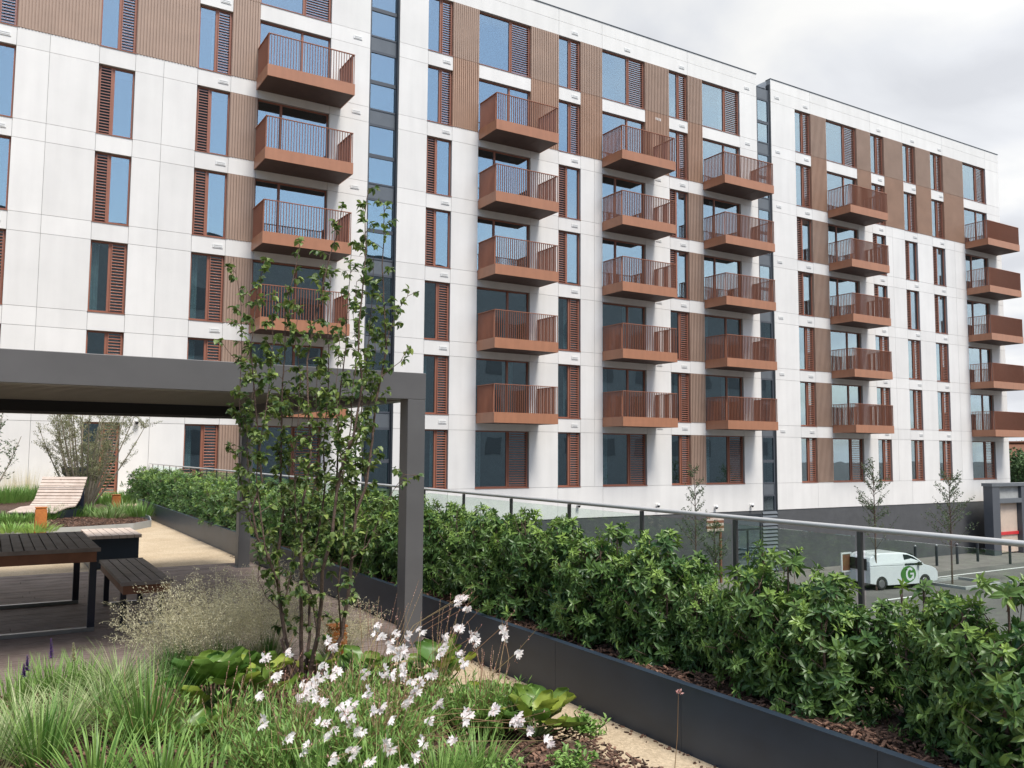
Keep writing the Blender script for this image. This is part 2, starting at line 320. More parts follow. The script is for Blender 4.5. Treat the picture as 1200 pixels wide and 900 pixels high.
def block(name, label, x0, x1, cols, vents, frac_g=.55, seed=1, left=False):
    rr = random.Random(seed)
    blk = thing('apartment_block', ((x0+x1)/2, 33, GZ), label, 'building')
    w = MB(); g = .0065
    def cell(a, b, z0, z1, plain=False):
        w.box(a+g, b-g, 33.0, 33.03, z0+g, z1-g, 0, rr.random()); w.box(a, b, 33.03, 33.3, z0, z1, 1)
    for (a, b, t) in cols:
        for k in range(7):
            zb, zt = Bk(k), Tk(k)
            if k < 6:
                if t in ('c', 'ca') and k == 5: pass
                else: cell(a, b, zt, Bk(k+1))
            if t == 'w' or (t == 'c' and k < 5): cell(a, b, zb, zt)
            elif t in ('c', 'ca'):
                top = Bk(6)-.006 if k == 5 else zt
                cladding(blk, a, b, zb+.002, top-.002, M['clad_sheen'] if (k == 5 and not left) else M['clad'])
                if k in (5, 6): w.box(a, b, 33.2, 33.3, zb, Bk(6) if k == 5 else zt, 1)
            elif t == 'g':
                st = 'L' if k in (3, 4) else 'R'
                window(blk, a, b, zb, zt, st, .42 if st == 'L' else .53, False, rr)
            elif t == 'b':
                if k in (6, 0): window(blk, a, b, zb, zt, 'R', .61, True, rr)
                else: window(blk, a, b, zb, zt, None, .33 if k in (3, 4) else .6, True, rr)
    # bottom band, top band, parapet with wider panels
    xs = [c[0] for c in cols]+[cols[-1][1]]
    js = [xs[0]]+[x for i, x in enumerate(xs[1:-1]) if i % 3 == 1]+[xs[-1]]
    for a, b in zip(js[:-1], js[1:]):
        cell(a, b, Z_BOT, Bk(0)); cell(a, b, Tk(6), Z_PAR); cell(a, b, Z_PAR, Z_TOP)
    w.box(x0, x0+.3, 33.3, 45, Z_BOT, Z_TOP, 0); w.box(x1-.3, x1, 33.3, 45, Z_BOT, Z_TOP, 0); w.box(x0+.3, x1-.3, 44.7, 45, Z_BOT, Z_TOP, 0)
    w.build('wall', [M['wall'], M['joint']], blk)
    m = MB(); m.box(x0-.02, x1+.02, 32.97, 33.35, Z_TOP, Z_TOP+.035); m.build('coping', M['strip'], blk)
    m = MB(); m.box(x0+.31, x1-.31, 33.31, 44.69, 22.3, 22.5); m.build('roof', M['roof'], blk)
    m = MB(); m.box(x0+.31, x1-.31, 34.3, 34.5, Z_BOT, 22.2); 
    for k in range(7): m.box(x0+.31, x1-.31, 33.31, 34.3, Tk(k)+.1, Tk(k)+.4)
    m.build('interior', M['inside'], blk)
    m = MB(); m.box(x0, x1, 33.03, 45, GZ-.2, Z_BOT-.004); m.build('plinth', M['plinth'], blk)
    for (vx, ks) in vents:
        for k in ks:
            zc = Tk(k)+.33; v = MB(); v.box(vx-.19, vx+.19, 32.975, 32.998, zc-.07, zc+.07, 0)
            for q in range(2): v.box(vx-.15, vx+.15, 32.97, 32.974, zc-.045+q*.06, zc-.03+q*.06, 1)
            v.build('vent', [M['vent'], M['joint']], blk)
    return blk
A6 = range(7); A5 = range(6)
left_cols = [(-8,-5,'c'),(-5,-3.4,'g'),(-3.4,-1.1,'c'),(-1.1,.11,'g'),(.11,1.12,'c'),(1.12,2.68,'c'),(2.68,3.88,'g'),(3.88,4.85,'c'),(4.85,6.05,'c'),(6.05,7.28,'g'),(7.28,8.33,'ca'),(8.33,11.24,'b'),(11.24,12.96,'w')]
cen_cols = [(14.3,15.67,'w'),(15.67,16.9,'g'),(16.9,18.24,'c'),(18.24,21.05,'b'),(21.05,22.65,'c'),(22.65,23.95,'g'),(23.95,24.79,'c'),(24.79,25.28,'c'),(25.28,28.05,'b'),(28.05,29.68,'c'),(29.68,31.,'g'),(31.,32.06,'ca'),(32.06,34.9,'b'),(34.9,36.26,'w')]
rig_cols = [(37.42,39.45,'w'),(39.45,40.8,'g'),(40.8,42.19,'ca'),(42.19,45.05,'b'),(45.05,46.41,'c'),(46.41,47.75,'g'),(47.75,48.4,'c'),(48.4,49.7,'c'),(49.7,51.05,'g'),(51.05,52.69,'c'),(52.69,54.1,'g'),(54.1,55.2,'c'),(55.2,56.43,'c'),(56.43,59.25,'b'),(59.25,60.92,'w')]
bl = block('', 'white apartment block at the left behind the pergola, with a single column of balconies', -8, 12.96, left_cols, [(-.25, A6), (7.0, A6), (12.4, A5)], seed=3, left=True)
bc = block('', 'white apartment block in the middle with three columns of copper balconies', 14.3, 36.26, cen_cols, [(16.6, A6), (23.6, A6), (26.9, [6]), (28.9, A5), (30.6, A6), (35.5, A6)], seed=4)
br = block('', 'white apartment block farthest right, its last balconies jutting past the corner', 37.42, 60.92, rig_cols, [(37.95, A6), (40.4, A6), (47.3, A6), (50.8, A6), (53.8, A6)], seed=5)
for k in range(1, 6):
    balcony(bl, 8.25, 11.72, k)
    for a, b in ((18.25, 21.56), (25.25, 28.66), (32.06, 35.75)): balcony(bc, a, b, k)
    for a, b in ((42.19, 45.69), (56.43, 60.05+.25)): balcony(br, a, b, k)
# glazed stair strips, recessed between the blocks
def strip(blk, x0, x1, yr, zlow):
    e = MB(); e.box(x0, x1, 33.6, 44.9, GZ, 22.6); e.build('stair_core', M['strip_dark'], blk)
    for k in range(-1 if zlow < -1 else 0, 7):
        b = Bk(k); f = MB()
        for xa in (x0+.01, x1-.09): f.box(xa, xa+.08, yr, yr+.12, b-.02, b+S-.022)
        f.box(x0+.09, x1-.09, yr+.01, yr+.12, b-.02, b+.05); f.box(x0+.09, x1-.09, yr+.01, yr+.12, b+1.13, b+1.29)
        f.box(x0+.09, x1-.09, yr+.01, yr+.12, b+2.5, b+2.6)
        o = f.build('stair_window', M['strip'], blk)
        p = MB(); p.box(x0+.09, x1-.09, yr+.05, yr+.06, b+.05, b+1.13); p.box(x0+.09, x1-.09, yr+.05, yr+.06, b+1.29, b+2.5); p.build('pane', M['pane'], o)
        p = MB(); p.box(x0+.09, x1-.09, yr+.03, yr+.1, b+2.6, b+S-.03); p.build('spandrel', M['spandrel'], o)
strip(bc, 12.97, 14.29, 33.12, 0)
strip(br, 36.27, 37.3, 33.03, -3)
m = MB(); m.box(14.22, 14.29, 32.99, 33.12, Z_BOT, 22.9); m.build('trim', M['strip_dark'], bc)
m = MB(); m.box(37.31, 37.41, 33.0, 33.25, GZ, 22.9); m.box(36.3, 37.3, 33.3, 33.9, 22.6, 22.75); m.build('trim', M['strip_dark'], br)
# street door, louvred panel, high level band
d = MB(); d.box(34.0, 34.1, 32.98, 33.06, GZ, -1.6); d.box(36.0, 36.1, 32.98, 33.06, GZ, -1.6); d.box(34.1, 36.0, 32.98, 33.06, -1.72, -1.6); d.box(34.1, 36, 32.985, 33.06, -2.45, -2.35); d.box(35.0, 35.1, 32.985, 33.06, GZ, -2.45); d.box(34.1, 36, 32.985, 33.06, GZ, GZ+.2)
do = d.build('entrance_door', M['strip_dark'], bc); p = MB(); p.box(34.1, 36, 33.01, 33.02, GZ+.2, -1.72); p.build('pane', M['pane'], do)
l = MB()
for i in range(16): z = GZ+.1+i*.205; l.add([(36.2,32.95,z),(37.35,32.95,z),(37.35,33.01,z+.14),(36.2,33.01,z+.14)], [(0,1,2,3)]); l.box(36.2, 37.35, 33.011, 33.02, z, z+.2, 1)
l.build('louvred_panel', [M['spandrel'], M['strip_dark']], bc)
# wall lamps and cameras
def cctv(x, y, i, lab):
    c = onY(x, y, 32.98); t = thing('security_camera', (c.x, 32.98, c.z), lab, 'security camera', 'white security cameras low on the facade')
    a = MB(); a.tube([(c.x,33.0,c.z),(c.x,32.86,c.z+.02)], .025, 8); a.box(c.x-.07, c.x+.07, 32.975, 33.0, c.z-.07, c.z+.07); a.build('bracket', M['vent'], t)
    h = MB(); h.tube([(c.x,32.86,c.z+.1),(c.x,32.86,c.z+.03),(c.x,32.86,c.z-.02)], [.04,.09,.09], 10, cap=True)
    h.tube([(c.x,32.86,c.z-.021),(c.x,32.86,c.z-.08),(c.x,32.86,c.z-.11)], [.07,.055,.02], 10, 1, cap=True); h.build('dome', [M['vent'], M['black']], t, smooth=True)
for i, (x, y, lab) in enumerate([(677,592,'small white dome camera on the white wall above the nearest part of the grey plinth'),(770,592,'white dome camera on the wall base below the second balcony column of the middle block'),
        (838,594,'white dome camera on the wall base just left of the street entrance'),(880,592,'white dome camera above the street entrance doors beside the dark stair strip'),
        (1157,577,'white camera on the wall beside the dark grey gate portal'),(160,494,'small white dome camera on the terrace wall right of the louvred window')]): cctv(x, y, i, lab)

# building opposite (mirrored in the lower windows) and its windows
op = thing('apartment_block', (35, -31, GZ), 'long grey apartment building across the terrace, mirrored dark in the lower windows', 'building')
m = MB(); m.box(-45, 112, -44, -31, GZ, 25.2); m.build('wall', M['opp'], op); m = MB(); m.box(-45.2, 112.2, -44.2, -30.8, 25.2, 25.6); m.build('roof', M['strip'], op)
first = None
for i in range(24):
    for k in range(4):
        x = -38+i*6.3; z = 2.5+k*5.3
        if first is None:
            q = MB(); q.box(-1.2, 1.2, -.05, .03, -1.2, 1.2); first = q.build('window', M['spandrel'], op, origin=(0,0,0)); wq = first
        else: wq = first.copy(); COL.objects.link(wq); wq.parent = op
        wq.location = (x-35, 0.03, z-GZ)

# ================================================================== PERGOLA
pg = thing('pergola', (-.3, 9.6, 0), 'grey aluminium pergola with flat slatted roof over the timber deck', 'pergola')
YF, YB, XR, XL = 6.7, 12.35, 3.04, -4.6
for (x, y) in ((XR, YF), (XR, YB), (XL, YF), (XL, YB)):
    p = MB(); p.box(x, x+.165, y, y+.165, .012, 2.1); p.build('post', [M['perg'], M['post']], pg, bevel=.004)
    p = MB(); p.box(x-.02, x+.185, y-.02, y+.185, .012, .02); p.build('base_plate', M['perg'], pg)
for (a, b, c, d_, nm) in ((XL, XR+.167, YF-.002, YF+.15, 0), (XL, XR+.167, YB+.04, YB+.167, 1), (XL, XL+.15, YF+.151, YB+.039, 1), (XR+.04, XR+.165, YF+.151, YB+.039, 1)):
    p = MB(); p.box(a, b, c, d_, 2.1, 2.33); p.build('beam', M['perg'], pg, bevel=.004)
p = MB(); p.box(XL+.16, XR+.03, YB-.02, YB+.035, 2.13, 2.31); p.box(XR-.02, XR+.035, YF+.16, YB-.03, 2.13, 2.31); p.build('inner_beam_face', M['perg_in'], pg)  # near-black strips along the inner faces of the back and right beams
p = MB(); n = 26; w_ = (YB-YF-.2)/n
for i in range(n):
    ya = YF+.16+w_*i; p.add([(XL+.16,ya,2.262),(XR-.03,ya,2.262),(XR-.03,ya+w_*.98,2.27),(XL+.16,ya+w_*.98,2.27),(XL+.16,ya,2.285),(XR-.03,ya,2.285),(XR-.03,ya+w_+.01,2.3),(XL+.16,ya+w_+.01,2.3)],
       [(0,3,2,1),(4,5,6,7),(0,1,5,4),(1,2,6,5),(2,3,7,6),(3,0,4,7)])
p.build('roof_slats', M['perg_slat'], pg)

# ================================================================== PLANTER + BALUSTRADE
PX = 3.38
pl = thing('planter', (4.2, 13, 0), 'long slate grey raised planter running beside the path and holding the laurel hedge', 'planter')
y = 1.2
while y < 24.4:
    y2 = min(24.4, y+1.25); p = MB(); p.box(PX, PX+.012, y+.0012, y2-.0012, -.012, .355); p.build('side_panel', M['planter'], pl); y = y2
p = MB(); p.box(PX-.004, PX+.05, 1.2, 24.4, .356, .362); p.box(4.96, 5.0, 1.2, 24.4, .356, .362); p.box(PX+.014, PX+.05, 1.2, 24.4, 0, .355); p.box(4.97, 5.0, 1.2, 24.4, 0, .355); p.box(PX+.05, 4.97, 24.36, 24.4, 0, .36); p.box(PX+.05, 4.97, 1.2, 1.24, 0, .36); p.build('rim', M['planter'], pl)
p = MB(); p.box(PX+.05, 4.97, 1.24, 24.36, .05, .3); p.build('soil', M['mulch'], pl)
def chips(mb, n, fx, zfun, size=(.008, .024), r=rnd):
    for i in range(n):
        x, y = fx(r); l = r.uniform(*size)*2; w = r.uniform(.003, .009); a = r.uniform(0, 6.28); ti = r.uniform(-.5, .5)
        mb.obox((x, y, zfun(x, y)+r.uniform(0, .02)), (math.cos(a)*l*.5, math.sin(a)*l*.5, ti*l*.5), (-math.sin(a)*w, math.cos(a)*w, 0), (0, 0, .003), t=r.random()**1.5)
p = MB(); chips(p, 8000, lambda r: (PX+.06+abs(r.gauss(0, .22)), 1.3+(r.random()**1.6)*15), lambda x, y: .305+max(0, .03*math.sin(9*x+5*y)))
tag(p.build('bark_mulch', M['chip']), 'reddish bark chips between the laurels and the planter rim', 'mulch', kind='stuff')
bs = thing('glass_balustrade', (4.9, 17, .3), 'glass balustrade with pale round handrail and dark posts behind the hedge', 'balustrade')
ys = [2.54+1.1*k-1.1*2 for k in range(31)]; ys = [y for y in ys if y < 32.9]
for y in ys:
    p = MB(); p.box(4.888, 4.912, y-.016, y+.016, -.01, 1.145); p.build('post', M['post'], bs)
for a, b in zip(ys[:-1], ys[1:]):
    p = MB(); p.box(4.895, 4.905, a+.04, b-.04, .12, 1.115); p.build('glass_panel', M['rail_glass'], bs)
p = MB(); p.tube([(4.9, .2, 1.165), (4.9, 32.95, 1.165)], .0185, 12); p.build('handrail', M['steel'], bs, smooth=True)

# laurel shrubs
def laurel(seed, h, w, n, per, simple, lsz=1.):
    r = random.Random(seed); lf = MB(); st = MB(); cols = []
    for i in range(7):      # a shrub is several upright leafy columns of uneven height
        a = i*2.4+r.uniform(-.5, .5); q = (0 if i == 0 else r.uniform(.25, .55)); cols.append((math.cos(a)*q*w*.5, math.sin(a)*q*w*.5, h*(1. if i == 0 else r.uniform(.7, .97)), w*r.uniform(.22, .32)))
        cx, cy_, ch, cr_ = cols[-1]; st.tube([(cx*.3, cy_*.3, 0), (cx*.8, cy_*.8, ch*.4), (cx, cy_, ch*.93)], [.011, .009, .004], 5, t=r.random())
    for i in range(n):
        cx, cy_, ch, cr_ = cols[r.randrange(7)]; k = r.random(); a = r.uniform(0, 6.28); z = .03+(ch-.03)*k
        prof = (1-max(0, (k-.72)/.28)**2*.6)*(.8+.2*math.sin(a*3+z*9+seed)); q = r.random()**.38
        p = V(cx+math.cos(a)*cr_*prof*q, cy_+math.sin(a)*cr_*prof*q, z)
        ax = (V(math.cos(a), math.sin(a), 0)*(.9-.6*max(0, k-.6))+V(0, 0, .25+1.6*max(0, k-.62))+rvec(r)*.35).normalized(); u = ax.orthogonal().normalized(); v_ = ax.cross(u)
        if r.random() < .5: st.tube([p-ax*.1-V(0, 0, .03), p], [.003, .002], 3, t=r.random())
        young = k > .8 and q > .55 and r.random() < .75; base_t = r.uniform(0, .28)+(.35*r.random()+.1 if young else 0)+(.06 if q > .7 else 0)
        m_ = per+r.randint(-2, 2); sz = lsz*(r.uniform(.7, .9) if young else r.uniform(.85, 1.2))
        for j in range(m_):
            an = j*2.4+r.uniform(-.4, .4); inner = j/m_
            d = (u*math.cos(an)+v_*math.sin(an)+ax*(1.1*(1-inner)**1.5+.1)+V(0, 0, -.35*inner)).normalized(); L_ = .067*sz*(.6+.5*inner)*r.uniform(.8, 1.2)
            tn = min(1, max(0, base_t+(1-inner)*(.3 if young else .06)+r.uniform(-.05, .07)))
            if r.random() < .01: tn = 1
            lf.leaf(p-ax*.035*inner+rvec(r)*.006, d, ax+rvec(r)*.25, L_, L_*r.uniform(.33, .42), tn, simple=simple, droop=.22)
    return lf, st
def shrub_proto(name, seed, simple, **k):
    lf, st = laurel(seed, simple=simple, **k)
    t = thing(name, (0, 0, 0), 'x', 'shrub'); lf.build('foliage', M['laurel'], t, smooth=False); st.build('stems', M['bark'], t)
    return t
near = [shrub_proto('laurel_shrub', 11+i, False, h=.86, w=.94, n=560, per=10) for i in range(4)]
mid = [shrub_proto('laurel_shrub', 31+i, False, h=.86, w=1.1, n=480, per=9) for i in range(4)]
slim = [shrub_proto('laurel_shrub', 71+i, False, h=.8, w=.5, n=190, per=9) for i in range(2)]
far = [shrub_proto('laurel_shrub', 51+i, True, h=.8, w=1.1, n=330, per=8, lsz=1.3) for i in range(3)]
used = set()
def place(protos, i, x, y, rz, s, label, group=None, sz=None):
    p = protos[i % len(protos)]
    if id(p) in used: o = copy_tree(p)
    else: o = p; used.add(id(p))
    o.location = (x, y, .3); o.rotation_euler = (0, 0, rz); o.scale = (s, s, sz or s); o['label'] = label
    if group: o['group'] = group
    return o
spec_near = [(3.86, 2.12, 1.0, .97, 'laurel shrub cut by the right edge of the photo, nearest in the planter'),
 (3.86, 2.42, .72, .8, 'small leafy laurel in front of the car park kerbs, second from the right edge'),
 (4.1, 2.68, .95, .9, 'slender laurel shoot right of the white van, paving showing around it'),
 (3.86, 3.02, .95, .84, 'bushy laurel directly in front of the white van'),
 (3.86, 3.34, 1.0, .97, 'tall bushy laurel just left of the white van, highest beside the hedge gap'),
 (4.1, 3.74, .95, 1.02, 'slender leggy laurel in the hedge gap before the street entrance doors'),
 (3.84, 3.98, .62, .7, 'low small laurel at the foot of the hedge gap'),
 (3.88, 4.36, 1.0, .98, 'dense laurel just left of the hedge gap before the entrance doors'),
 (3.88, 4.9, 1.05, 1.0, 'laurel shrub under the striped sign beyond the balustrade'),
 (3.88, 5.45, 1.07, 1.02, 'laurel shrub with bright tips two places left of the hedge gap')]
for i, (x, y, s, sz_, lab) in enumerate(spec_near): place(slim if 'slender' in lab else near, i // 5 if 'slender' in lab else i, x, y, i*1.7, s, lab, 'laurel shrubs in the grey planter', sz_)
y = 6.0; i = 0
while y < 12.5:
    place(mid, i, 3.88+rnd.uniform(-.06, .06), y, rnd.uniform(0, 6.28), rnd.uniform(.96, 1.1), 'dark green laurel shrub merging into the hedge in the grey planter between the pergola posts', 'laurel shrubs in the grey planter')
    y += .55; i += 1
y = 12.6; i = 0
while y < 27.2:
    place(far, i, 3.88+rnd.uniform(-.06, .06), y, rnd.uniform(0, 6.28), rnd.uniform(1.0, 1.1), 'clipped laurel shrub in the far stretch of hedge beyond the back pergola post', 'laurel shrubs in the grey planter')
    y += .6; i += 1

# ================================================================== DECK FURNITURE
tb = thing('picnic_table', (-.3, 9.5, 0), 'slatted grey brown picnic table with navy sled legs on the deck', 'table')
x0, x1, ya, yb, zt = -1.6, .9, 8.62, 10.42, .762
p = MB(); n = 29; w_ = (x1-x0)/n
for i in range(n): p.box(x0+w_*i+.005, x0+w_*(i+1)-.005, ya+.03, yb-.03, zt-.03, zt)
p.box(x0, x1, ya, ya+.028, zt-.032, zt+.002); p.box(x0, x1, yb-.028, yb, zt-.032, zt+.002)
p.build('tabletop', M['wood_dark'], tb)
p = MB(); p.box(x0+.03, x1-.03, ya+.02, ya+.05, zt-.125, zt-.033); p.box(x0+.03, x1-.03, yb-.05, yb-.02, zt-.125, zt-.033); p.box(x1-.06, x1-.03, ya+.05, yb-.05, zt-.125, zt-.033); p.box(x0+.03, x1-.03, ya+.05, yb-.05, zt-.06, zt-.034); p.build('apron', M['wood_brown'], tb)
for xx in (x1-.08, x0+.02):
    for yy in (ya+.06, yb-.12):
        p = MB(); p.box(xx, xx+.06, yy, yy+.06, .05, zt-.126); p.build('leg', M['leg'], tb)
for yy in (ya+.06, yb-.12):
    p = MB(); p.box(x0+.02, x1-.02, yy+.002, yy+.058, .013, .048); p.build('floor_rail', M['rim'], tb)
def bench(x0, x1, ya, yb, lab):
    t = thing('bench', ((x0+x1)/2, (ya+yb)/2, 0), lab, 'bench', 'slatted benches at the picnic table'); p = MB(); n = 5; w_ = (x1-x0)/n; zt = .46
    for i in range(n): p.box(x0+w_*i+.005, x0+w_*(i+1)-.005, ya+.025, yb-.025, zt-.03, zt)
    p.box(x0, x1, ya, ya+.023, zt-.032, zt+.002); p.box(x0, x1, yb-.023, yb, zt-.032, zt+.002); p.build('seat', M['wood_dark'], t)
    p = MB(); p.box(x0+.02, x1-.02, ya+.015, ya+.04, zt-.11, zt-.033); p.box(x0+.02, x1-.02, yb-.04, yb-.015, zt-.11, zt-.033); p.box(x0+.02, x0+.045, ya+.04, yb-.04, zt-.11, zt-.033); p.box(x1-.045, x1-.02, ya+.04, yb-.04, zt-.11, zt-.033); p.box(x0+.045, x1-.045, ya+.04, yb-.04, zt-.06, zt-.034); p.build('apron', M['wood_brown'], t)
    for yy in (ya+.25, yb-.3):
        for xx in (x0+.03, x1-.08):
            p = MB(); p.box(xx, xx+.05, yy, yy+.05, .045, zt-.111); p.build('leg', M['leg'], t)
        p = MB(); p.box(x0+.03, x1-.03, yy+.002, yy+.048, .013, .043); p.build('floor_rail', M['rim'], t)
bench(1.06, 1.5, 8.45, 10.3, 'slatted bench at the right end of the picnic table')
cs = thing('cube_seat', (1.56, 13.8, 0), 'dark box seat with a pale slatted top on the gravel behind the table', 'seat')
p = MB()
for i in range(7): p.box(1.22+i*.098, 1.22+(i+1)*.098-.008, 13.2, 14.42, .41, .455)
p.build('seat_top', M['wood_pale'], cs)
p = MB(); p.box(1.25, 1.87, 13.24, 14.38, .0, .408); p.build('base', M['planter'], cs)
lg = thing('sun_lounger', (1.3, 21.9, .1), 'double wooden lounger of pale slats in the planted bed under the multi-stem shrub', 'lounger')
p = MB(); prof = [(-1.05, .2), (-.5, .28), (-.1, .28), (.12, .42), (.45, .92)]; acc = []
for (a, b) in zip(prof[:-1], prof[1:]):
    L_ = math.dist(a, b); n = max(1, int(L_/.075))
    for i in range(n): acc.append((a[0]+(b[0]-a[0])*(i+.5)/n, a[1]+(b[1]-a[1])*(i+.5)/n, (b[0]-a[0])/L_, (b[1]-a[1])/L_))
for (yy, zz, c, s_) in acc: p.obox((0, yy, zz), (.5, 0, 0), (0, c*.033, s_*.033), (0, -s_*.012, c*.012))
o = p.build('seat', M['wood_pale'], lg, origin=(0,0,0)); lg.rotation_euler = (0, 0, R(-28))
p = MB(); p.box(-.5, -.44, -.9, .1, .02, .22); p.box(.44, .5, -.9, .1, .02, .22); p.obox((0, .3, .38), (.5, 0, 0), (0, .03, 0), (0, 0, .3)); p.build('frame', M['leg'], lg, origin=(0,0,0))
bw = thing('plant_bowl', tuple(onY(90, 560, 27.5)), 'dark grey bowl of white flowers behind the wooden lounger', 'planter')
c = onY(90, 560, 27.5); bw.location = (c.x, c.y, 0); bw['_o'] = (c.x, c.y, 0)
p = MB(); p.tube([(c.x,c.y,0),(c.x,c.y,.75),(c.x,c.y,.8)], [.12,.1,.2], 12); p.tube([(c.x,c.y,.8),(c.x,c.y,.95),(c.x,c.y,1.15)], [.2,.38,.42], 14); p.build('bowl', M['planter'], bw, smooth=True)
p = MB()
for i in range(120): q = V(c.x, c.y, 1.3)+V(*[a*b for a, b in zip(rvec(rnd), (.3, .3, .3))]); p.leaf(q, rvec(rnd), rvec(rnd), .09, .07, rnd.random(), simple=True)
p.build('flowers', M['petal'], bw)
def corten(x, y, z0, h, w, lab):
    t = thing('bollard_light', (x, y, z0), lab, 'garden light', 'rusty square garden lights')
    p = MB(); p.box(x-w/2, x+w/2, y-w/2, y+w/2, z0-.05, z0+h-.05); p.build('post', M['corten'], t, bevel=.003)
    p = MB(); p.box(x-w/2+.01, x+w/2-.01, y-w/2+.01, y+w/2-.01, z0+h-.049, z0+h-.012); p.box(x-w/2-.002, x+w/2+.002, y-w/2-.002, y+w/2+.002, z0+h-.012, z0+h); p.build('cap', M['corten'], t)
c = onZ(47, 622, .1); corten(c.x, c.y, .05, .5, .2, 'rusty orange garden light at the front of the far bed by the pale box seat')
c = onZ(157, 598, .1); corten(c.x-.4, 24.2, .05, .45, .2, 'rusty garden light at the far hedge end in the back bed')
corten(2.2, 6.02, .02, .38, .12, 'rusty square garden light close behind the stems of the front tree')

# ================================================================== FRONT BED
def inside(x, y, poly):
    c = False; j = len(poly)-1
    for i in range(len(poly)):
        xi, yi = poly[i]; xj, yj = poly[j]
        if (yi > y) != (yj > y) and x < (xj-xi)*(y-yi)/(yj-yi)+xi: c = not c
        j = i
    return c
bed = [(-5, 2.0), (1.5, 1.9), (2.6, 2.4), (2.98, 3.2), (2.95, 3.9), (2.8, 4.6), (2.6, 5.2), (2.4, 5.9), (2.35, 6.44), (-5, 6.44)]
def bz(x, y): return .05+.05*math.exp(-((x-.8)**2+(y-4.6)**2)/4)+.012*math.sin(7*x)*math.cos(6*y)
def bed_mesh(poly, zf, name, nx=50, ny=40):
    xs = [p[0] for p in poly]; ysl = [p[1] for p in poly]; mb = MB(); cx, cyy = sum(xs)/len(xs), sum(ysl)/len(ysl)
    n = 12; pts = []
    dense = []
    for i in range(len(poly)):
        a, b = poly[i], poly[(i+1) % len(poly)]; L_ = math.dist(a, b); k = max(1, int(L_/.3))
        for j in range(k): dense.append((a[0]+(b[0]-a[0])*j/k, a[1]+(b[1]-a[1])*j/k))
    m_ = len(dense); vs = []
    for r_ in range(n+1):
        f = 1-r_/n
        for (x, y) in dense:
            X, Y = cx+(x-cx)*f, cyy+(y-cyy)*f; vs.append((X, Y, zf(X, Y) if r_ else -.02))
    fs = [(r_*m_+i, r_*m_+(i+1) % m_, (r_+1)*m_+(i+1) % m_, (r_+1)*m_+i) for r_ in range(n) for i in range(m_)]
    mb.add(vs, fs); return tag(mb.build(name, M['mulch'], smooth=True), kind='structure')
bed_mesh(bed, bz, 'flower_bed_soil')
def inpoly(poly, bx, by):
    def f(r):
        while True:
            x, y = r.uniform(*bx), r.uniform(*by)
            if inside(x, y, poly): return x, y
    return f
p = MB(); chips(p, 15000, inpoly(bed, (.0, 3.0), (2.6, 6.4)), bz)
for i in range(260):   # strays on the path
    x, y = 2.75+abs(rnd.gauss(0, .12)), rnd.uniform(3, 6)
    if not inside(x, y, bed) and x < 3.3: p.obox((x, y, -.008), (rnd.uniform(.005, .018), rnd.uniform(-.01, .01), 0), (.002, .006, 0), (0, 0, .003), t=rnd.random())
for i in range(420): p.obox((3.34+rnd.uniform(-.04, .03), rnd.uniform(2, 14), -.008), (rnd.uniform(.003, .01), rnd.uniform(-.01, .01), 0), (.002, .006, 0), (0, 0, .003), t=rnd.random()**2)
tag(p.build('bark_mulch', M['chip']), 'brown bark chips covering the front flower bed', 'mulch', kind='stuff')

def grass_clump(name, px, n, ln, w, arch, mt, lab, cat, spread=.1, lean=.5, z=None, group=None, tb_=(0, 1), thing_=True):
    c = onZ(px[0], px[1], .08); r = random.Random(int(px[0]*7+px[1])); mb = MB()
    for i in range(n):
        a = r.uniform(0, 6.28); q = r.random()**.7; p = V(c.x+math.cos(a)*spread*q, c.y+math.sin(a)*spread*q, .05)
        d = V(math.cos(a)*lean*q+r.uniform(-.1, .1), math.sin(a)*lean*q+r.uniform(-.1, .1), 1)
        mb.blade(p, d, ln*r.uniform(.55, 1.05), w*r.uniform(.7, 1.2), arch*r.uniform(.4, 1.3), tb_[0]+(tb_[1]-tb_[0])*r.random(), seg=5)
    o = mb.build(name, M[mt], origin=(c.x, c.y, .05)); tag(o, lab, cat, group); return o
grass_clump('grass_clump', (50, 893), 120, .44, .014, .3, 'grass', 'upright bright green grass clump at the lower left corner', 'grass plant', .12, .6)
grass_clump('grass_clump', (172, 868), 200, .52, .011, .24, 'grass', 'tall fresh green grass clump between two pale sedges', 'grass plant', .14, .5)
grass_clump('grass_clump', (240, 935), 60, .34, .02, .3, 'grass', 'loose broad bladed grass at the bottom edge below the bergenia', 'grass plant', .2, .7, tb_=(.4, 1))
grass_clump('grass_clump', (318, 905), 90, .34, .016, .25, 'grass', 'green grass tuft at the bottom edge below the tree stems', 'grass plant', .18, .6)
grass_clump('grass_clump', (296, 852), 80, .3, .014, .3, 'grass', 'dark green arching tuft just right of the big bergenia', 'grass plant', .1, .6, tb_=(0, .4))
grass_clump('grass_clump', (20, 822), 170, .3, .011, .3, 'grass', 'yellow green grass mound below the purple flower spikes', 'grass plant', .25, .5, tb_=(.5, 1))
grass_clump('grass_clump', (62, 812), 150, .3, .012, .3, 'grass', 'leafy green mound of grass at the deck edge under the purple spikes', 'grass plant', .22, .5, tb_=(.35, .9))
grass_clump('grass_clump', (100, 800), 110, .28, .01, .3, 'grass', 'low straw tinged green grass at the deck edge left of the pale sedge', 'grass plant', .18, .6, tb_=(.3, .9))
grass_clump('grass_clump', (208, 800), 150, .3, .009, .2, 'grass', 'dark fine grass at the foot of the airy straw grass', 'grass plant', .2, .6, tb_=(0, .35))
grass_clump('grass_clump', (270, 782), 200, .3, .009, .2, 'grass', 'dark fine tuft behind the bergenia at the deck edge', 'grass plant', .26, .6, tb_=(0, .4))
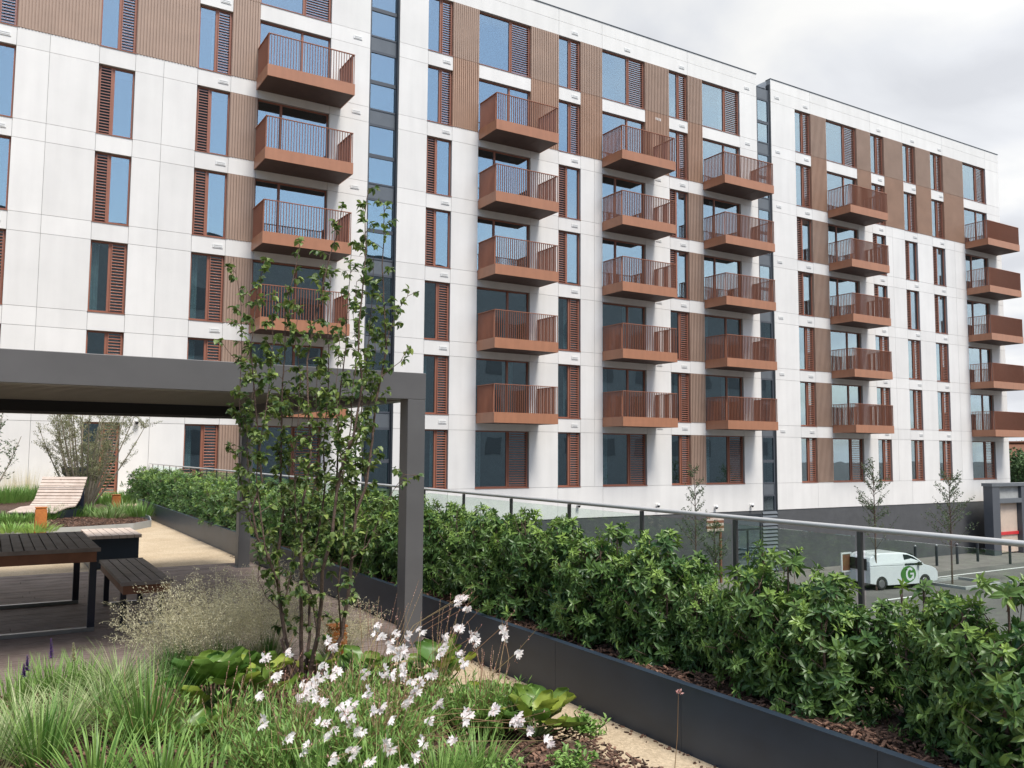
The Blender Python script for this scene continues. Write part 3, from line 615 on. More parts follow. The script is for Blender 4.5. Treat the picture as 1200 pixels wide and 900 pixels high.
for (px, n_, ln_, w_, mt_, lab_) in [((-15, 905), 160, .42, .009, 'sedge', 'pale sedge cut by the lower left corner of the photo'), ((112, 925), 130, .38, .016, 'grass', 'green grass tuft between the corner clump and the tall clump, at the bottom edge'), ((190, 925), 110, .36, .017, 'grass', 'light green grass tuft at the bottom edge below the tall clump'),
  ((370, 935), 120, .36, .015, 'grass', 'bright grass tuft at the bottom edge under the white flowers'), ((440, 940), 160, .34, .012, 'grass', 'bright green grass at the bottom edge left of centre'), ((515, 925), 170, .34, .011, 'grass', 'fresh grass tuft at the bottom edge below the tall white flowers'), ((560, 905), 130, .28, .011, 'grass', 'short green grass left of the bare mulch at the bottom')]:
    grass_clump('grass_clump' if mt_ == 'grass' else 'sedge', px, n_, ln_, w_, .35, mt_, lab_, 'grass plant' if mt_ == 'grass' else 'sedge', .15, .8, tb_=(.25, 1))
for px, lab in (((75, 862), 'pale cream sedge filling the mulch between the green clumps'), ((122, 838), 'pale striped sedge arching over the mulch left of the tall green clump'), ((22, 872), 'pale cream sedge mound at the left edge'), ((140, 812), 'cream sedge fountain at the deck edge behind the green clump')):
    grass_clump('sedge', px, 330, .44, .0085, .62, 'sedge', lab, 'sedge', .12, 1.3)
for q, (px, py, h) in enumerate([(32, 790, .42), (60, 770, .45), (28, 800, .36), (86, 775, .46)]):
    c = onZ(px, 835, .06); t = onY(px, py-22, c.y); r = random.Random(q)
    th = thing('salvia_spike', (c.x, c.y, .05), ['purple flower spike leaning by the left edge', 'tallest purple flower spike above the deck edge', 'short purple spike nearest the left edge', 'straw coloured seed spike beside the purple flowers'][q], 'flower')
    mb = MB(); mb.tube([c, (c+t)/2+V(.01, 0, 0), t], [.003, .0025, .0015], 4, t=.3); mb.build('stem', M['stem'], th); mb = MB()
    for i in range(90):
        k = i/90; pp = c.lerp(t, .72+.28*k); d = rvec(r); d.z = abs(d.z)*.6; mb.leaf(pp, d, V(0, 0, 1), .02*(1.2-k), .012, r.random(), simple=True)
    mb.build('florets', M['purple'] if q < 3 else M['straw'], th)
# airy tufted hair grass
def hairgrass(px, n, h, spread, lab, sp=34):
    c = onZ(px[0], px[1], .06); r = random.Random(int(px[0])); t = thing('hair_grass', (c.x, c.y, .05), lab, 'ornamental grass', 'clumps of airy straw coloured grass')
    st = MB(); fl = MB(); bl_ = MB()
    for i in range(n):
        a = r.uniform(0, 6.28); q = r.random()**.6; ln = h*r.uniform(.6, 1.05)
        b = V(c.x+math.cos(a)*.06, c.y+math.sin(a)*.06, .05); e = b+V(math.cos(a)*spread*q, math.sin(a)*spread*q, ln*(1-.28*q*q)); mdl = b.lerp(e, .5)+V(-math.cos(a)*.04, -math.sin(a)*.04, .07)
        P = lambda k: b*(1-k)**2+mdl*2*k*(1-k)+e*k*k
        st.tube([P(k/5) for k in range(6)], [.0016, .0014, .0012, .001, .0008, .0005], 3, t=r.random())
        for j in range(sp):
            k = .45+.55*(j+.5)/sp; o_ = P(k); d = rvec(r)*(.13*(1.12-k)/.6+.015); d.z = abs(d.z)*.5-.01; u = o_+d
            if j % 3 == 0: st.tube([o_, u], .0005, 3, t=.9)
            for s_ in range(2): w_ = u+rvec(r)*.02; fl.leaf(w_, V(r.uniform(-1, 1), r.uniform(-1, 1), -.6), rvec(r), .014, .0055, r.random(), simple=True)
    for i in range(420):
        a = r.uniform(0, 6.28); q = r.random(); bl_.blade(V(c.x+math.cos(a)*.08*q, c.y+math.sin(a)*.08*q, .05), V(math.cos(a)*q*.8, math.sin(a)*q*.8, 1), r.uniform(.2, .38), .004, r.uniform(.1, .35), r.random()*.35, seg=4)
    st.build('stems', M['straw'], t); fl.build('spikelets', M['straw'], t); bl_.build('blades', M['grass'], t)
hairgrass((208, 792), 85, .72, .45, 'airy straw coloured hair grass spilling over the deck in front of the bench')
hairgrass((255, 795), 100, .8, .45, 'largest cloud of straw coloured hair grass left of the tree stems')
hairgrass((315, 785), 95, .8, .42, 'straw coloured hair grass directly behind the tree stems')
hairgrass((395, 785), 60, .6, .3, 'small sparse hair grass right of the tree stems before the pergola post', sp=26)
# bergenia rosettes
def bergenia(px, n, size, lab, yel=.25, seed=0, h=.16):
    c = onZ(px[0], px[1], .08); r = random.Random(seed); t = thing('bergenia', (c.x, c.y, .05), lab, 'leafy plant', 'bergenia plants in the front bed'); lf = MB(); st = MB()
    for i in range(n):
        a = i*2.4+r.uniform(-.3, .3); q = .25+.75*(i/n); el = r.uniform(.5, 2.2)*(1.15-q*.6); L_ = size*1.1*r.uniform(.7, 1.1)
        b = V(c.x, c.y, .06); o_ = b+V(math.cos(a)*.17*q, math.sin(a)*.17*q, h*(1.1-q*.6)*r.uniform(.7, 1.3)); st.tube([b, o_], [.008, .005], 5, t=.2)
        d = V(math.cos(a), math.sin(a), el*.9).normalized(); sd = d.cross(V(0, 0, 1)).normalized(); nn = sd.cross(d); tn = r.uniform(.1, .45) if r.random() > yel else r.uniform(.75, 1)
        vs = []; nu, nv = 6, 8
        for u in range(nu+1):
            k = u/nu; wd = L_*.5*math.sin(math.pi*min(1, k**.75*.97+.03))**.55
            for v_ in range(nv+1):
                m_ = v_/nv*2-1; und = .06*L_*math.sin(m_*7+u*1.7)*abs(m_)
                vs.append(o_+d*(L_*k)+sd*(wd*m_)+nn*(L_*(.18*m_*m_-.14*k*k)+und))
        lf.add(vs, [(u*(nv+1)+v_, u*(nv+1)+v_+1, (u+1)*(nv+1)+v_+1, (u+1)*(nv+1)+v_) for u in range(nu) for v_ in range(nv)], 0, tn)
    lf.build('leaves', M['bigleaf'], t, smooth=True); st.build('stalks', M['stem'], t)
bergenia((250, 842), 24, .19, 'large bergenia with upright scalloped leaves left of the tree stems', .12, 1, .3)
bergenia((302, 830), 14, .15, 'bergenia with yellow green leaves at the foot of the tree stems', .7, 2, .24)
bergenia((222, 872), 11, .15, 'low grey green bergenia below the large one', .0, 3, .08)
bergenia((432, 815), 16, .15, 'bergenia behind the white flowers right of the tree stems', .1, 4, .2)
bergenia((512, 812), 18, .15, 'upright leaved bergenia beside the pergola post base', .1, 5, .2)
bergenia((628, 862), 20, .15, 'glossy rounded bergenia at the gravel edge', .25, 6, .15)
bergenia((570, 838), 12, .13, 'small bergenia between the flowers and the gravel edge', .15, 7, .12)
bergenia((385, 800), 12, .13, 'shaded bergenia close behind the tree stems', .1, 8, .16)
# small leafy plants at the mulch edge
for q, (px, py, lab) in enumerate([(668, 905, 'small bright green leafy plant on the mulch at the bottom edge'), (690, 858, 'low green leafy plant beside the glossy bergenia at the gravel edge'), (585, 915, 'low leafy green plant at the bottom edge left of the bare mulch')]):
    c = onZ(px, py, .08); r = random.Random(q+90); t = thing('leafy_plant', (c.x, c.y, .05), lab, 'leafy plant'); mb = MB(); st = MB()
    for i in range(26):
        a = r.uniform(0, 6.28); b = V(c.x, c.y, .05); e = b+V(math.cos(a)*r.uniform(.02, .16), math.sin(a)*r.uniform(.02, .16), r.uniform(.05, .14)); st.tube([b, e], .002, 3, t=.3)
        for j in range(9): mb.leaf(b.lerp(e, .3+.7*r.random()), (rvec(r)+V(0, 0, .4)), V(0, 0, 1), r.uniform(.025, .045), .018, r.uniform(.3, 1))
    mb.build('foliage', M['grass'], t); st.build('stems', M['stem'], t)
# gaura
FL = [(312,772),(302,818),(306,846),(338,762),(384,750),(390,757),(378,780),(392,788),(385,795),(356,800),(366,806),(360,812),(372,796),(425,788),(450,788),(458,792),(398,830),(412,823),(404,836),(430,810),(440,835),(446,828),(420,855),(378,850),(386,862),(394,854),(335,863),(358,876),(390,888),(430,895),(452,872),(456,880),(494,869),(486,886),(530,865),(490,802),(486,812),(470,760),(475,766),(465,770),(468,778),(480,746),(455,755),(458,762),(440,735),(443,742),(492,738),(518,757),(520,748),(517,768),(535,702),(542,700),(545,712),(538,708),(533,735),(540,738),(555,745),(554,752),(590,740),(592,748),(588,735),(605,765),(540,768),(544,776),(512,822),(546,835),(543,842),(580,832),(602,848),(619,854),(606,843),(643,868),(735,882),(448,745),(462,740),(473,790),(483,795),(372,815),(380,822),(352,818),(408,845),(325,790),(505,790),(478,822),(455,845),(500,845),(412,880),(470,900)]
cl = [(.75, 5.0), (1.1, 4.65), (1.4, 4.9), (1.55, 4.45), (1.85, 4.85), (1.95, 4.4), (2.15, 5.2), (2.3, 4.7), (2.45, 4.3), (1.3, 4.2), (1.7, 4.05)]
glab = ['gaura with a few white blooms by the yellow bergenia', 'gaura with pinkish white blooms below the tree base', 'gaura thick with white blooms at the foot of the tree', 'gaura with white blooms low at the bottom centre', 'white flowering gaura right of the tree stems', 'green leafy gaura at the bottom edge with scattered white blooms', 'tall gaura with dense white spikes before the pergola post', 'tallest gaura, its wiry white tipped stems crossing the dark planter', 'gaura at the gravel edge with sparse white blooms', 'grassy gaura cut by the bottom edge below the tree', 'green gaura cut by the bottom edge right of centre']
fl_by = {i: [] for i in range(len(cl))}
for (x, y) in FL:
    p = onZ(x, y, .62-.0018*(y-700)) if y < 800 else onZ(x, y, .44-.002*(y-800))
    j = min(range(len(cl)), key=lambda i: (cl[i][0]-p.x)**2+(cl[i][1]-p.y)**2); fl_by[j].append(p)
def flower(pt, bd, p, r, s=1.):
    ax = (V(-.5, -.85, .25)+rvec(r)*.6).normalized(); u = ax.orthogonal().normalized(); w = ax.cross(u)
    for k in range(4):
        a = (-.9+k*.6)*1.25+r.uniform(-.15, .15)+1.57; d = (u*math.cos(a)+w*math.sin(a))*1.0+ax*.25
        pt.leaf(p, d, ax, .021*s*r.uniform(.85, 1.15), .0095*s, r.random(), fold=.1, droop=.1)
    for k in range(3): bd.leaf(p, rvec(r)+V(0, 0, -.8)-ax*.2, ax, .02*s, .002, .9, simple=True)
for j, (cx, cyy) in enumerate(cl):
    r = random.Random(300+j); t = thing('gaura', (cx, cyy, .05), glab[j], 'flowering plant', 'white gaura plants in the front bed')
    st = MB(); lf = MB(); pt = MB(); bd = MB(); base = V(cx, cyy, .05)
    for P_ in fl_by[j]:
        b = base+V(r.uniform(-.1, .1), r.uniform(-.1, .1), 0); mdl = b.lerp(P_, .55)+V(0, 0, .1)+rvec(r)*.05
        ext = P_+(P_-mdl).normalized()*r.uniform(.03, .16)+V(0, 0, .03)
        if (P_-base).length > 1.1: continue
        Q = [b, b.lerp(mdl, .5)+V(0, 0, .03), mdl, P_, ext]; st.tube(Q, [.0024, .002, .0017, .0013, .0008], 4, t=r.random())
        pt = MB(); bd = MB(); ok_ = (P_-base).length < 1.1
        if not ok_: continue
        for k in range(r.randint(3, 5)): flower(pt, bd, P_+rvec(r)*.026, r, 1.3)
        for k in range(7):
            q = P_.lerp(ext, r.random()) if k < 4 else P_-V(0, 0, r.uniform(.01, .05)); bd.leaf(q, rvec(r)*.8+V(0, 0, .8 if k < 4 else -.6), rvec(r), .016, .005, r.random(), simple=True)
        n0 = len(pt.v); pt.v += bd.v; pt.f += [tuple(i_+n0 for i_ in f_) for f_ in bd.f]; pt.m += [1]*len(bd.f); pt.t += bd.t; pt.build('flower_cluster', [M['petal'], M['bud']], t)
        for k in range(10):
            kk = r.random()*.6; q = b.lerp(mdl, kk*1.3); lf.leaf(q, rvec(r)+V(0, 0, .5), V(0, 0, 1), r.uniform(.025, .05), .008, r.uniform(.2, .9), simple=True)
    for i in range(9 if j < 6 else 14):  # budded stems without blooms
        a = r.uniform(0, 6.28); hh = r.uniform(.3, .5) if j != 7 and j != 6 else r.uniform(.5, .78); e = base+V(math.cos(a)*.25*r.random()+.1, math.sin(a)*.25*r.random(), hh); mdl = base.lerp(e, .6)+rvec(r)*.03
        st.tube([base, mdl, e], [.002, .0015, .0007], 4, t=r.random())
        for k in range(12): lf.leaf(mdl.lerp(e, .3+.7*k/12), rvec(r)*.5+V(0, 0, .9), rvec(r), .012, .004, r.random(), simple=True, mi=1)
    for i in range(70 if j < 3 else (60 if j in (7, 6) else 260)):
        a = r.uniform(0, 6.28); q = r.random()**.6; b = base+V(math.cos(a)*.12*q, math.sin(a)*.12*q, 0); e = b+V(math.cos(a)*.2*q, math.sin(a)*.2*q, r.uniform(.12, .3)); st.tube([b, e], [.002, .001], 3, t=.1)
        for k in range(9): lf.leaf(b.lerp(e, .25+.75*r.random()), rvec(r)+V(math.cos(a)*.4, math.sin(a)*.4, .7), V(0, 0, 1), r.uniform(.035, .07), r.uniform(.008, .014), r.uniform(.2, 1), simple=True)
    st.build('stems', M['rstem'], t); lf.build('foliage', [M['grass'], M['bud']], t)
# a lone spike on the far right
t = thing('gaura', (2.95, 3.95, 0), 'single wiry gaura stem with a pink bud in front of the planter face', 'flowering plant'); b = onZ(790, 910, .02); e = onY(795, 812, b.y); t.location = (b.x, b.y, .02); t['_o'] = (b.x, b.y, .02)
mb = MB(); mb.tube([b, b.lerp(e, .5)+V(.008, 0, 0), e], [.002, .0016, .001], 4, t=.3); mb.build('stem', M['rstem'], t); mb = MB(); r = random.Random(5)
for i in range(14): mb.leaf(e+rvec(r)*.012, rvec(r)+V(0, 0, .5), rvec(r), .02, .009, r.random(), simple=True)
mb.build('buds', M['bud'], t)

# ================================================================== MULTI-STEM TREE
ST = [ # pixel polylines, depth offset, base radius
 ([(350,815),(337,778),(330,750),(334,746),(328,703),(324,678),(312,650),(301,630),(295,596),(307,564),(303,517),(297,449),(294,411),(301,347),(310,305)], .0, .017),
 ([(301,630),(285,590),(281,548),(281,474),(283,411),(283,358),(273,301)], .1, .008),
 ([(350,815),(345,780),(334,746),(327,703),(326,660),(329,620),(332,598),(329,564),(330,491),(331,453),(334,411),(334,358),(343,328),(351,290)], .1, .018),
 ([(353,815),(353,746),(353,666),(353,602),(358,573),(364,533),(361,470),(360,422),(368,379),(377,341),(387,299),(397,268),(400,248)], -.1, .02),
 ([(355,815),(363,746),(362,678),(370,640),(377,602),(381,569),(379,521),(385,453),(385,411),(384,380),(386,350),(388,322)], .15, .016),
 ([(357,815),(372,746),(377,697),(378,668),(389,628),(394,581),(398,555),(415,508),(425,449),(420,411),(421,379),(425,337),(429,294),(427,252),(432,222)], -.15, .022),
 ([(360,815),(385,775),(400,746),(408,697),(412,655),(417,602),(429,569),(436,517),(440,474),(446,443),(453,411),(450,358),(448,311),(450,273),(450,240)], 0., .022),
 ([(446,443),(458,432),(469,424),(478,408)], 0., .006), ([(453,400),(461,375),(470,358),(478,347),(486,343)], -.05, .006),
 ([(412,655),(430,640),(445,608),(457,581),(474,556),(492,558)], -.1, .007),
 ([(394,581),(396,525),(398,464),(405,411),(406,375),(410,328),(412,288)], .1, .011),
 ([(417,602),(416,569),(417,521),(424,480),(426,440),(432,400),(436,350),(438,300)], .05, .009),
 ([(324,678),(310,640),(305,600),(300,560),(308,500),(316,450),(320,400),(318,350)], -.1, .008),
 ([(353,640),(346,600),(345,540),(350,490),(352,440),(346,400),(350,350)], .05, .008),
 ([(408,690),(420,670),(426,650),(428,632)], -.05, .005),
 ([(334,720),(312,700),(302,678),(304,655)], .0, .005),
 ([(283,430),(268,412),(262,404)], 0, .004),
 ([(372,746),(366,700),(350,650),(340,600),(338,540),(342,500),(345,455)], .12, .009), ([(400,746),(396,690),(402,640),(404,600),(400,540),(396,500),(394,450),(398,400)], -.12, .009), ([(334,703),(345,655),(360,610),(370,560),(374,520),(370,470),(372,430)], .1, .008),
 ([(295,596),(290,540),(289,500),(296,462),(300,430)], .1, .006), ([(394,581),(406,540),(411,500),(413,460),(418,420),(414,370),(418,330)], .0, .008), ([(429,569),(424,530),(430,490),(436,452),(440,410),(436,370)], .1, .007),
]
tr = thing('tree', (1.95, 5.75, .05), 'slender multi-stem young tree with broad green leaves rising from the front bed', 'tree')
trunks = MB(); twigs = MB(); lv = MB(); r = random.Random(21); TY = 5.72
for (pp, dy, rad) in ST:
    pts = [onY(x, y, TY+dy*(1 if y > 780 else 2.2)*min(1, (815-y)/150)) for x, y in pp]
    fine = []
    for a, b in zip(pts[:-1], pts[1:]):
        k = max(1, int((b-a).length/.05))
        for i in range(k): fine.append(a.lerp(b, i/k)+rvec(r)*.0025)
    fine.append(pts[-1]); n = len(fine)
    trunks.tube(fine, [max(.002, rad*.82*(1-.85*(i/n)**.7)) for i in range(n)], 7, t=.5)
    L_ = 0; nxt = .03
    for i in range(1, n):
        L_ += (fine[i]-fine[i-1]).length; p = fine[i]; z = p.z
        if L_ < nxt or z < .4: continue
        dens = 2.1 if 1.4 < z < 2.2 else 1.; nxt = L_+r.uniform(.01, .028)/dens if z > 1.1 else L_+(r.uniform(.02, .06) if z > .62 else r.uniform(.05, .14))
        if r.random() < .2: continue
        up_ = (fine[i]-fine[i-1]).normalized(); out = V(r.uniform(-1, 1), r.uniform(-1, 1), 0); out = (out+up_*r.uniform(.2, 1.1)).normalized()
        tl = r.uniform(.02, .13)*(1.3 if z < 2.2 else 1)
        if r.random() < .12 and z < 2.0: tl = r.uniform(.12, .22)
        e = p+out*tl; lv.tube([p, p.lerp(e, .5)+V(0, 0, .006), e], [.0025, .002, .001], 4, 1)
        for j in range(r.randint(4, 8)+int(tl/.018)):
            q = p.lerp(e, r.uniform(.3, 1)); d = (out*.6+rvec(r)+V(0, 0, -.45)).normalized(); Ln = r.uniform(.03, .058)
            tn = r.uniform(.05, .5) if r.random() > .2 else r.uniform(.5, .95)
            lv.leaf(q, d, V(0, 0, 1)+rvec(r)*.7, Ln, Ln*r.uniform(.6, .75), tn, fold=.18, droop=.3)
trunks.build('trunk', M['bark'], tr, smooth=True); lv.build('crown', [M['leaf'], M['bark']], tr)

# ================================================================== BACK BED
bb = [(-6, 18.9), (1.6, 18.9), (2.6, 19.3), (3.05, 20.0), (3.2, 21.2), (3.15, 24), (2.6, 31.6), (-6, 31.6)]
def bbz(x, y): return .1+.05*math.sin(1.3*x+.6*y)
bed_mesh(bb, bbz, 'back_bed_soil')
eg = MB()
for a, b in zip(bb[:-2], bb[1:-1]):
    d = V(b[0]-a[0], b[1]-a[1], 0); L_ = d.length; d.normalize(); c = V((a[0]+b[0])/2, (a[1]+b[1])/2, .06); eg.obox(c, d*(L_/2+.004), V(-d.y, d.x, 0)*.008, (0, 0, .075))
tag(eg.build('bed_edging', M['kerb']), 'thin grey steel edging around the far planting bed', 'edging')
p = MB(); chips(p, 2600, inpoly(bb, (.6, 3.1), (19, 23)), bbz, (.02, .05)); tag(p.build('bark_mulch', M['chip']), 'bark chips at the front of the far bed', 'mulch', kind='stuff')
def far_clump(px, py, n, ln, w, arch, mt, lab, spread, lean, tb_, cat='grass plant', name='grass_clump', group='low plants in the far bed'):
    c = onZ(px, py, .12); r = random.Random(int(px*3+py)); mb = MB()
    for i in range(n):
        a = r.uniform(0, 6.28); q = r.random()**.6; mb.blade(V(c.x+math.cos(a)*spread*q, c.y+math.sin(a)*spread*q, .1), V(math.cos(a)*lean*q, math.sin(a)*lean*q, 1), ln*r.uniform(.5, 1.1), w, arch*r.uniform(.4, 1.3), tb_[0]+(tb_[1]-tb_[0])*r.random(), seg=4)
    tag(mb.build(name, M[mt], origin=(c.x, c.y, .1)), lab, cat, group)
far_clump(85, 606, 200, .38, .02, .2, 'grass', 'bright green tuft right of the rusty light', .35, .5, (.1, .5))
far_clump(60, 610, 160, .38, .02, .2, 'grass', 'green tuft touching the rusty light', .2, .5, (.1, .5))
far_clump(108, 604, 120, .34, .02, .3, 'grass', 'green tuft under the pale multi-stem shrub', .3, .6, (.1, .6))
far_clump(128, 606, 200, .36, .02, .5, 'sedge', 'yellow green sedge at the right of the far bed', .4, .8, (.0, .4))
far_clump(145, 600, 220, .4, .02, .5, 'sedge', 'pale sedge close to the corner of the far bed', .45, .8, (.0, .35))
far_clump(165, 604, 200, .45, .018, .3, 'grass', 'grey green grass spilling over the bed corner', .35, .6, (.2, .7))
far_clump(30, 612, 260, .3, .025, .4, 'grass', 'low spreading green plant left of the rusty light', .5, .8, (.3, .9))
far_clump(8, 612, 260, .3, .025, .4, 'grass', 'low spreading green plant at the left edge of the far bed', .5, .8, (.1, .7))
far_clump(42, 622, 200, .24, .03, .5, 'grass', 'yellow green ground plant in front of the rusty light', .35, .9, (.6, 1))
far_clump(12, 622, 200, .24, .03, .5, 'grass', 'bright low plant behind the tabletop at the left edge', .4, .9, (.5, 1))
for i, (px, py) in enumerate([(5, 588), (25, 586), (45, 584), (-12, 588)]): far_clump(px, py, 420, .5, .02, .2, 'grass', ['green grass mass behind the lounger, farthest left in view', 'green grass mass behind the foot of the lounger', 'green grass mass beside the backrest of the lounger', 'green grass mass at the very edge of the photo'][i], .8, .4, (.2, .7))
for i, (px, py) in enumerate([(10, 580), (32, 580), (52, 578)]): far_clump(px, py, 380, 1.0, .008, .12, 'straw', ['airy pale grass against the white wall, left one', 'airy pale grass against the white wall, middle one', 'airy pale grass against the white wall, nearest the lounger'][i], .7, .35, (0, 1), 'ornamental grass', 'feather_grass')
for i, (px, py) in enumerate([(120, 590), (137, 590), (150, 588)]): far_clump(px, py, 260, .4, .03, .3, 'grass', ['green perennials below the louvred window', 'green perennials right of the louvred window foot', 'green perennials beside the far garden light'][i], .6, .6, (.2, .8), 'leafy plant', 'perennial')
def shrubtree(px, py, h, w, n, mt, lab, seed, nl=70, bark='bark_pale', ls=.05):
    c = onZ(px, py, .12); r = random.Random(seed); t = thing('tree', (c.x, c.y, .1), lab, 'tree'); st = MB(); lf = MB()
    for i in range(n):
        a = i*2.4+r.uniform(-.3, .3); q = .3+.7*r.random(); e = V(c.x+math.cos(a)*w*q, c.y+math.sin(a)*w*q, h*r.uniform(.75, 1.05)); b = V(c.x+math.cos(a)*.05, c.y+math.sin(a)*.05, .1); m_ = b.lerp(e, .45)+V(math.cos(a)*.12, math.sin(a)*.12, -.1)+rvec(r)*.08
        P = lambda k: b*(1-k)**2+m_*2*k*(1-k)+e*k*k
        st.tube([P(k/7) for k in range(8)], [.024*(1-k/8)+.004 for k in range(8)], 5)
        for j in range(12):
            k = .35+.65*r.random(); p = P(k); e2 = p+V(r.uniform(-.4, .4), r.uniform(-.4, .4), r.uniform(.1, .5)); st.tube([p, e2], [.005, .002], 3)
            for l_ in range(nl//3): lf.leaf(p.lerp(e2, r.random())+rvec(r)*.05, rvec(r)+V(0, 0, .3), rvec(r), ls*r.uniform(.7, 1.3), ls*.4, r.random(), simple=True)
    st.build('trunk', M[bark], t, smooth=True); lf.build('crown', M[mt], t)
shrubtree(98, 600, 2.9, 1.45, 24, 'olive', 'pale olive leaved multi-stem shrub tree beside the lounger', 5, nl=200, ls=.042)
c_ = onZ(-28, 600, .12); shrubtree(-28, 600, 2.5, .9, 7, 'street_leaf', 'light leaved young tree whose branches enter at the left edge', 8, nl=36, ls=.08)

# ================================================================== STREET LEVEL
def sapling(x, y, h, lab, seed, w=.9, dens=1., mt='street_leaf'):
    r = random.Random(seed); t = thing('young_tree', (x, y, GZ), lab, 'tree', 'staked young street trees'); st = MB(); lf = MB()
    st.tube([(x, y, GZ), (x+.02, y, GZ+h*.5), (x-.02, y, GZ+h)], [.05, .035, .008], 6)
    for i in range(int(34*dens)):
        k = .28+.68*r.random(); p = V(x, y, GZ+h*k); a = r.uniform(0, 6.28); L_ = w*(1.15-k)*r.uniform(.6, 1.5)+.2; e = p+V(math.cos(a)*L_*.85, math.sin(a)*L_*.85, L_*r.uniform(.6, 1.1)); st.tube([p, e], [.012, .004], 4)
        for j in range(26): lf.leaf(p.lerp(e, .25+.75*r.random())+rvec(r)*.09, rvec(r), rvec(r), .095, .055, r.random()*.8, simple=True)
    st.build('trunk', M['bark'], t); lf.build('crown', M[mt], t)
c = onY(815, 640, 29.5); c2 = onY(812, 545, 29.5); sapling(c.x, 29.5, c2.z-GZ, 'young street tree in front of the middle block left of the striped sign', 1, .8)
c = onY(838, 650, 31); sapling(c.x, 31, 3.1, 'short bushy young tree right behind the striped sign', 2, .7)
sapling(36.4, 26.2, 6.2, 'tallest young street tree, standing at the back of the white van', 3, 1.2, 1.4)
sapling(41.6, 25.6, 5.5, 'young street tree in the kerbed bed right of the white van', 4, 1.4, 1.6)
kb = MB()
for (xa, xb, ya, yb) in ((40.4, 43.6, 24.2, 24.35), (40.4, 43.6, 26.4, 26.55), (40.4, 40.55, 24.35, 26.4), (43.45, 43.6, 24.35, 26.4)): kb.box(xa, xb, ya, yb, GZ, GZ+.13)
kb.box(44.5, 50, 24.2, 24.4, GZ, GZ+.13)
tag(kb.build('kerb', M['kerb']), kind='structure')
bl_lab = ['dark bollard beside the grey louvred panel, seen over the hedge', 'dark bollard nearest behind the white van', 'dark bollard just right of the white van roof', 'dark bollard right of the slim tree trunk', 'dark bollard third from the gate portal', 'dark bollard at the foot of the gate portal']
for (px, py), lab in zip([(924,672),(1073,664),(1098,663),(1122,661),(1146,658),(1184,661)], bl_lab):
    c = onZ(px, py, GZ+.004); t = thing('bollard', tuple(c), lab, 'bollard', 'dark bollards along the car park'); mb = MB(); mb.tube([c, c+V(0, 0, 1.15)], .075, 10, cap=True); mb.build('post', M['strip_dark'], t, smooth=False)
    mb = MB(); mb.tube([c+V(0, 0, 1.151), c+V(0, 0, 1.2), c+V(0, 0, 1.24)], [.075, .07, .03], 10, cap=True); mb.build('cap', M['rim'], t)
# striped sign
c0, c1 = onY(828, 604, 31.5), onY(848, 622, 31.5); t = thing('sign', ((c0.x+c1.x)/2, 31.5, GZ), 'brown and white striped panel on a brown post left of the street entrance', 'sign')
mb = MB(); n = 6; hh = (c0.z-c1.z)/n
for i in range(n): mb.box(c0.x, c1.x, 31.48, 31.52, c1.z+hh*i, c1.z+hh*(i+1)-.001, i % 2)
mb.build('panel', [M['wood_pale'], M['wood_brown']], t); mb = MB(); mb.box(c1.x-.2, c1.x-.1, 31.53, 31.63, GZ, c0.z+.05); mb.build('post', M['wood_brown'], t)
# white framed board
c = onY(991, 655, 27.5); t = thing('sign', (c.x, 27.5, GZ), 'white framed brown board leaning at the back of the white van', 'sign')
mb = MB(); w_, h_ = .38, .32
mb.box(c.x-w_, c.x-w_+.08, 27.45, 27.5, c.z-1.0, c.z+h_); mb.box(c.x+w_-.08, c.x+w_, 27.45, 27.5, c.z-1.0, c.z+h_); mb.box(c.x-w_+.08, c.x+w_-.08, 27.45, 27.5, c.z+h_-.08, c.z+h_); mb.box(c.x-w_+.08, c.x+w_-.08, 27.45, 27.5, c.z-.62, c.z-.55); mb.build('frame', M['vent'], t)
mb = MB(); mb.box(c.x-w_+.08, c.x+w_-.08, 27.47, 27.49, c.z-.55, c.z+h_-.08); mb.build('board', M['wood_brown'], t)
# gate portal
t = thing('gate_portal', (57.8, 31.5, GZ), 'dark grey gate portal with beige corrugated gate and red rail at the facade end', 'gate')
for xa, xb, nm in ((55.6, 56.45, 0), (59.05, 60.0, 1)):
    mb = MB(); mb.box(xa, xb, 31.3, 31.9, GZ, -.35); mb.build('pillar', M['strip'], t)
mb = MB(); mb.box(55.5, 63, 31.25, 31.95, -.35, -.15); mb.box(56.45, 59.05, 31.3, 31.9, -1.45, -1.15); mb.build('lintel', M['spandrel'], t)
mb = MB(); mb.box(56.45, 59.05, 31.5, 31.6, -1.15, -.35); mb.build('panel', M['kerb'], t)
mb = MB()
for i in range(30): mb.box(56.47+i*.086, 56.47+i*.086+.045, 31.62, 31.66, GZ+.1, -1.5)
mb.box(56.47, 59.03, 31.66, 31.69, GZ+.1, -1.5); mb.build('gate', M['beige'], t)
mb = MB(); mb.box(56.47, 59.03, 31.55, 31.61, -3.55, -3.35); mb.build('rail', M['red'], t)
mb = MB(); mb.box(60.0, 66, 31.3, 31.8, GZ, -.35); mb.build('side_panel', M['spandrel'], t)
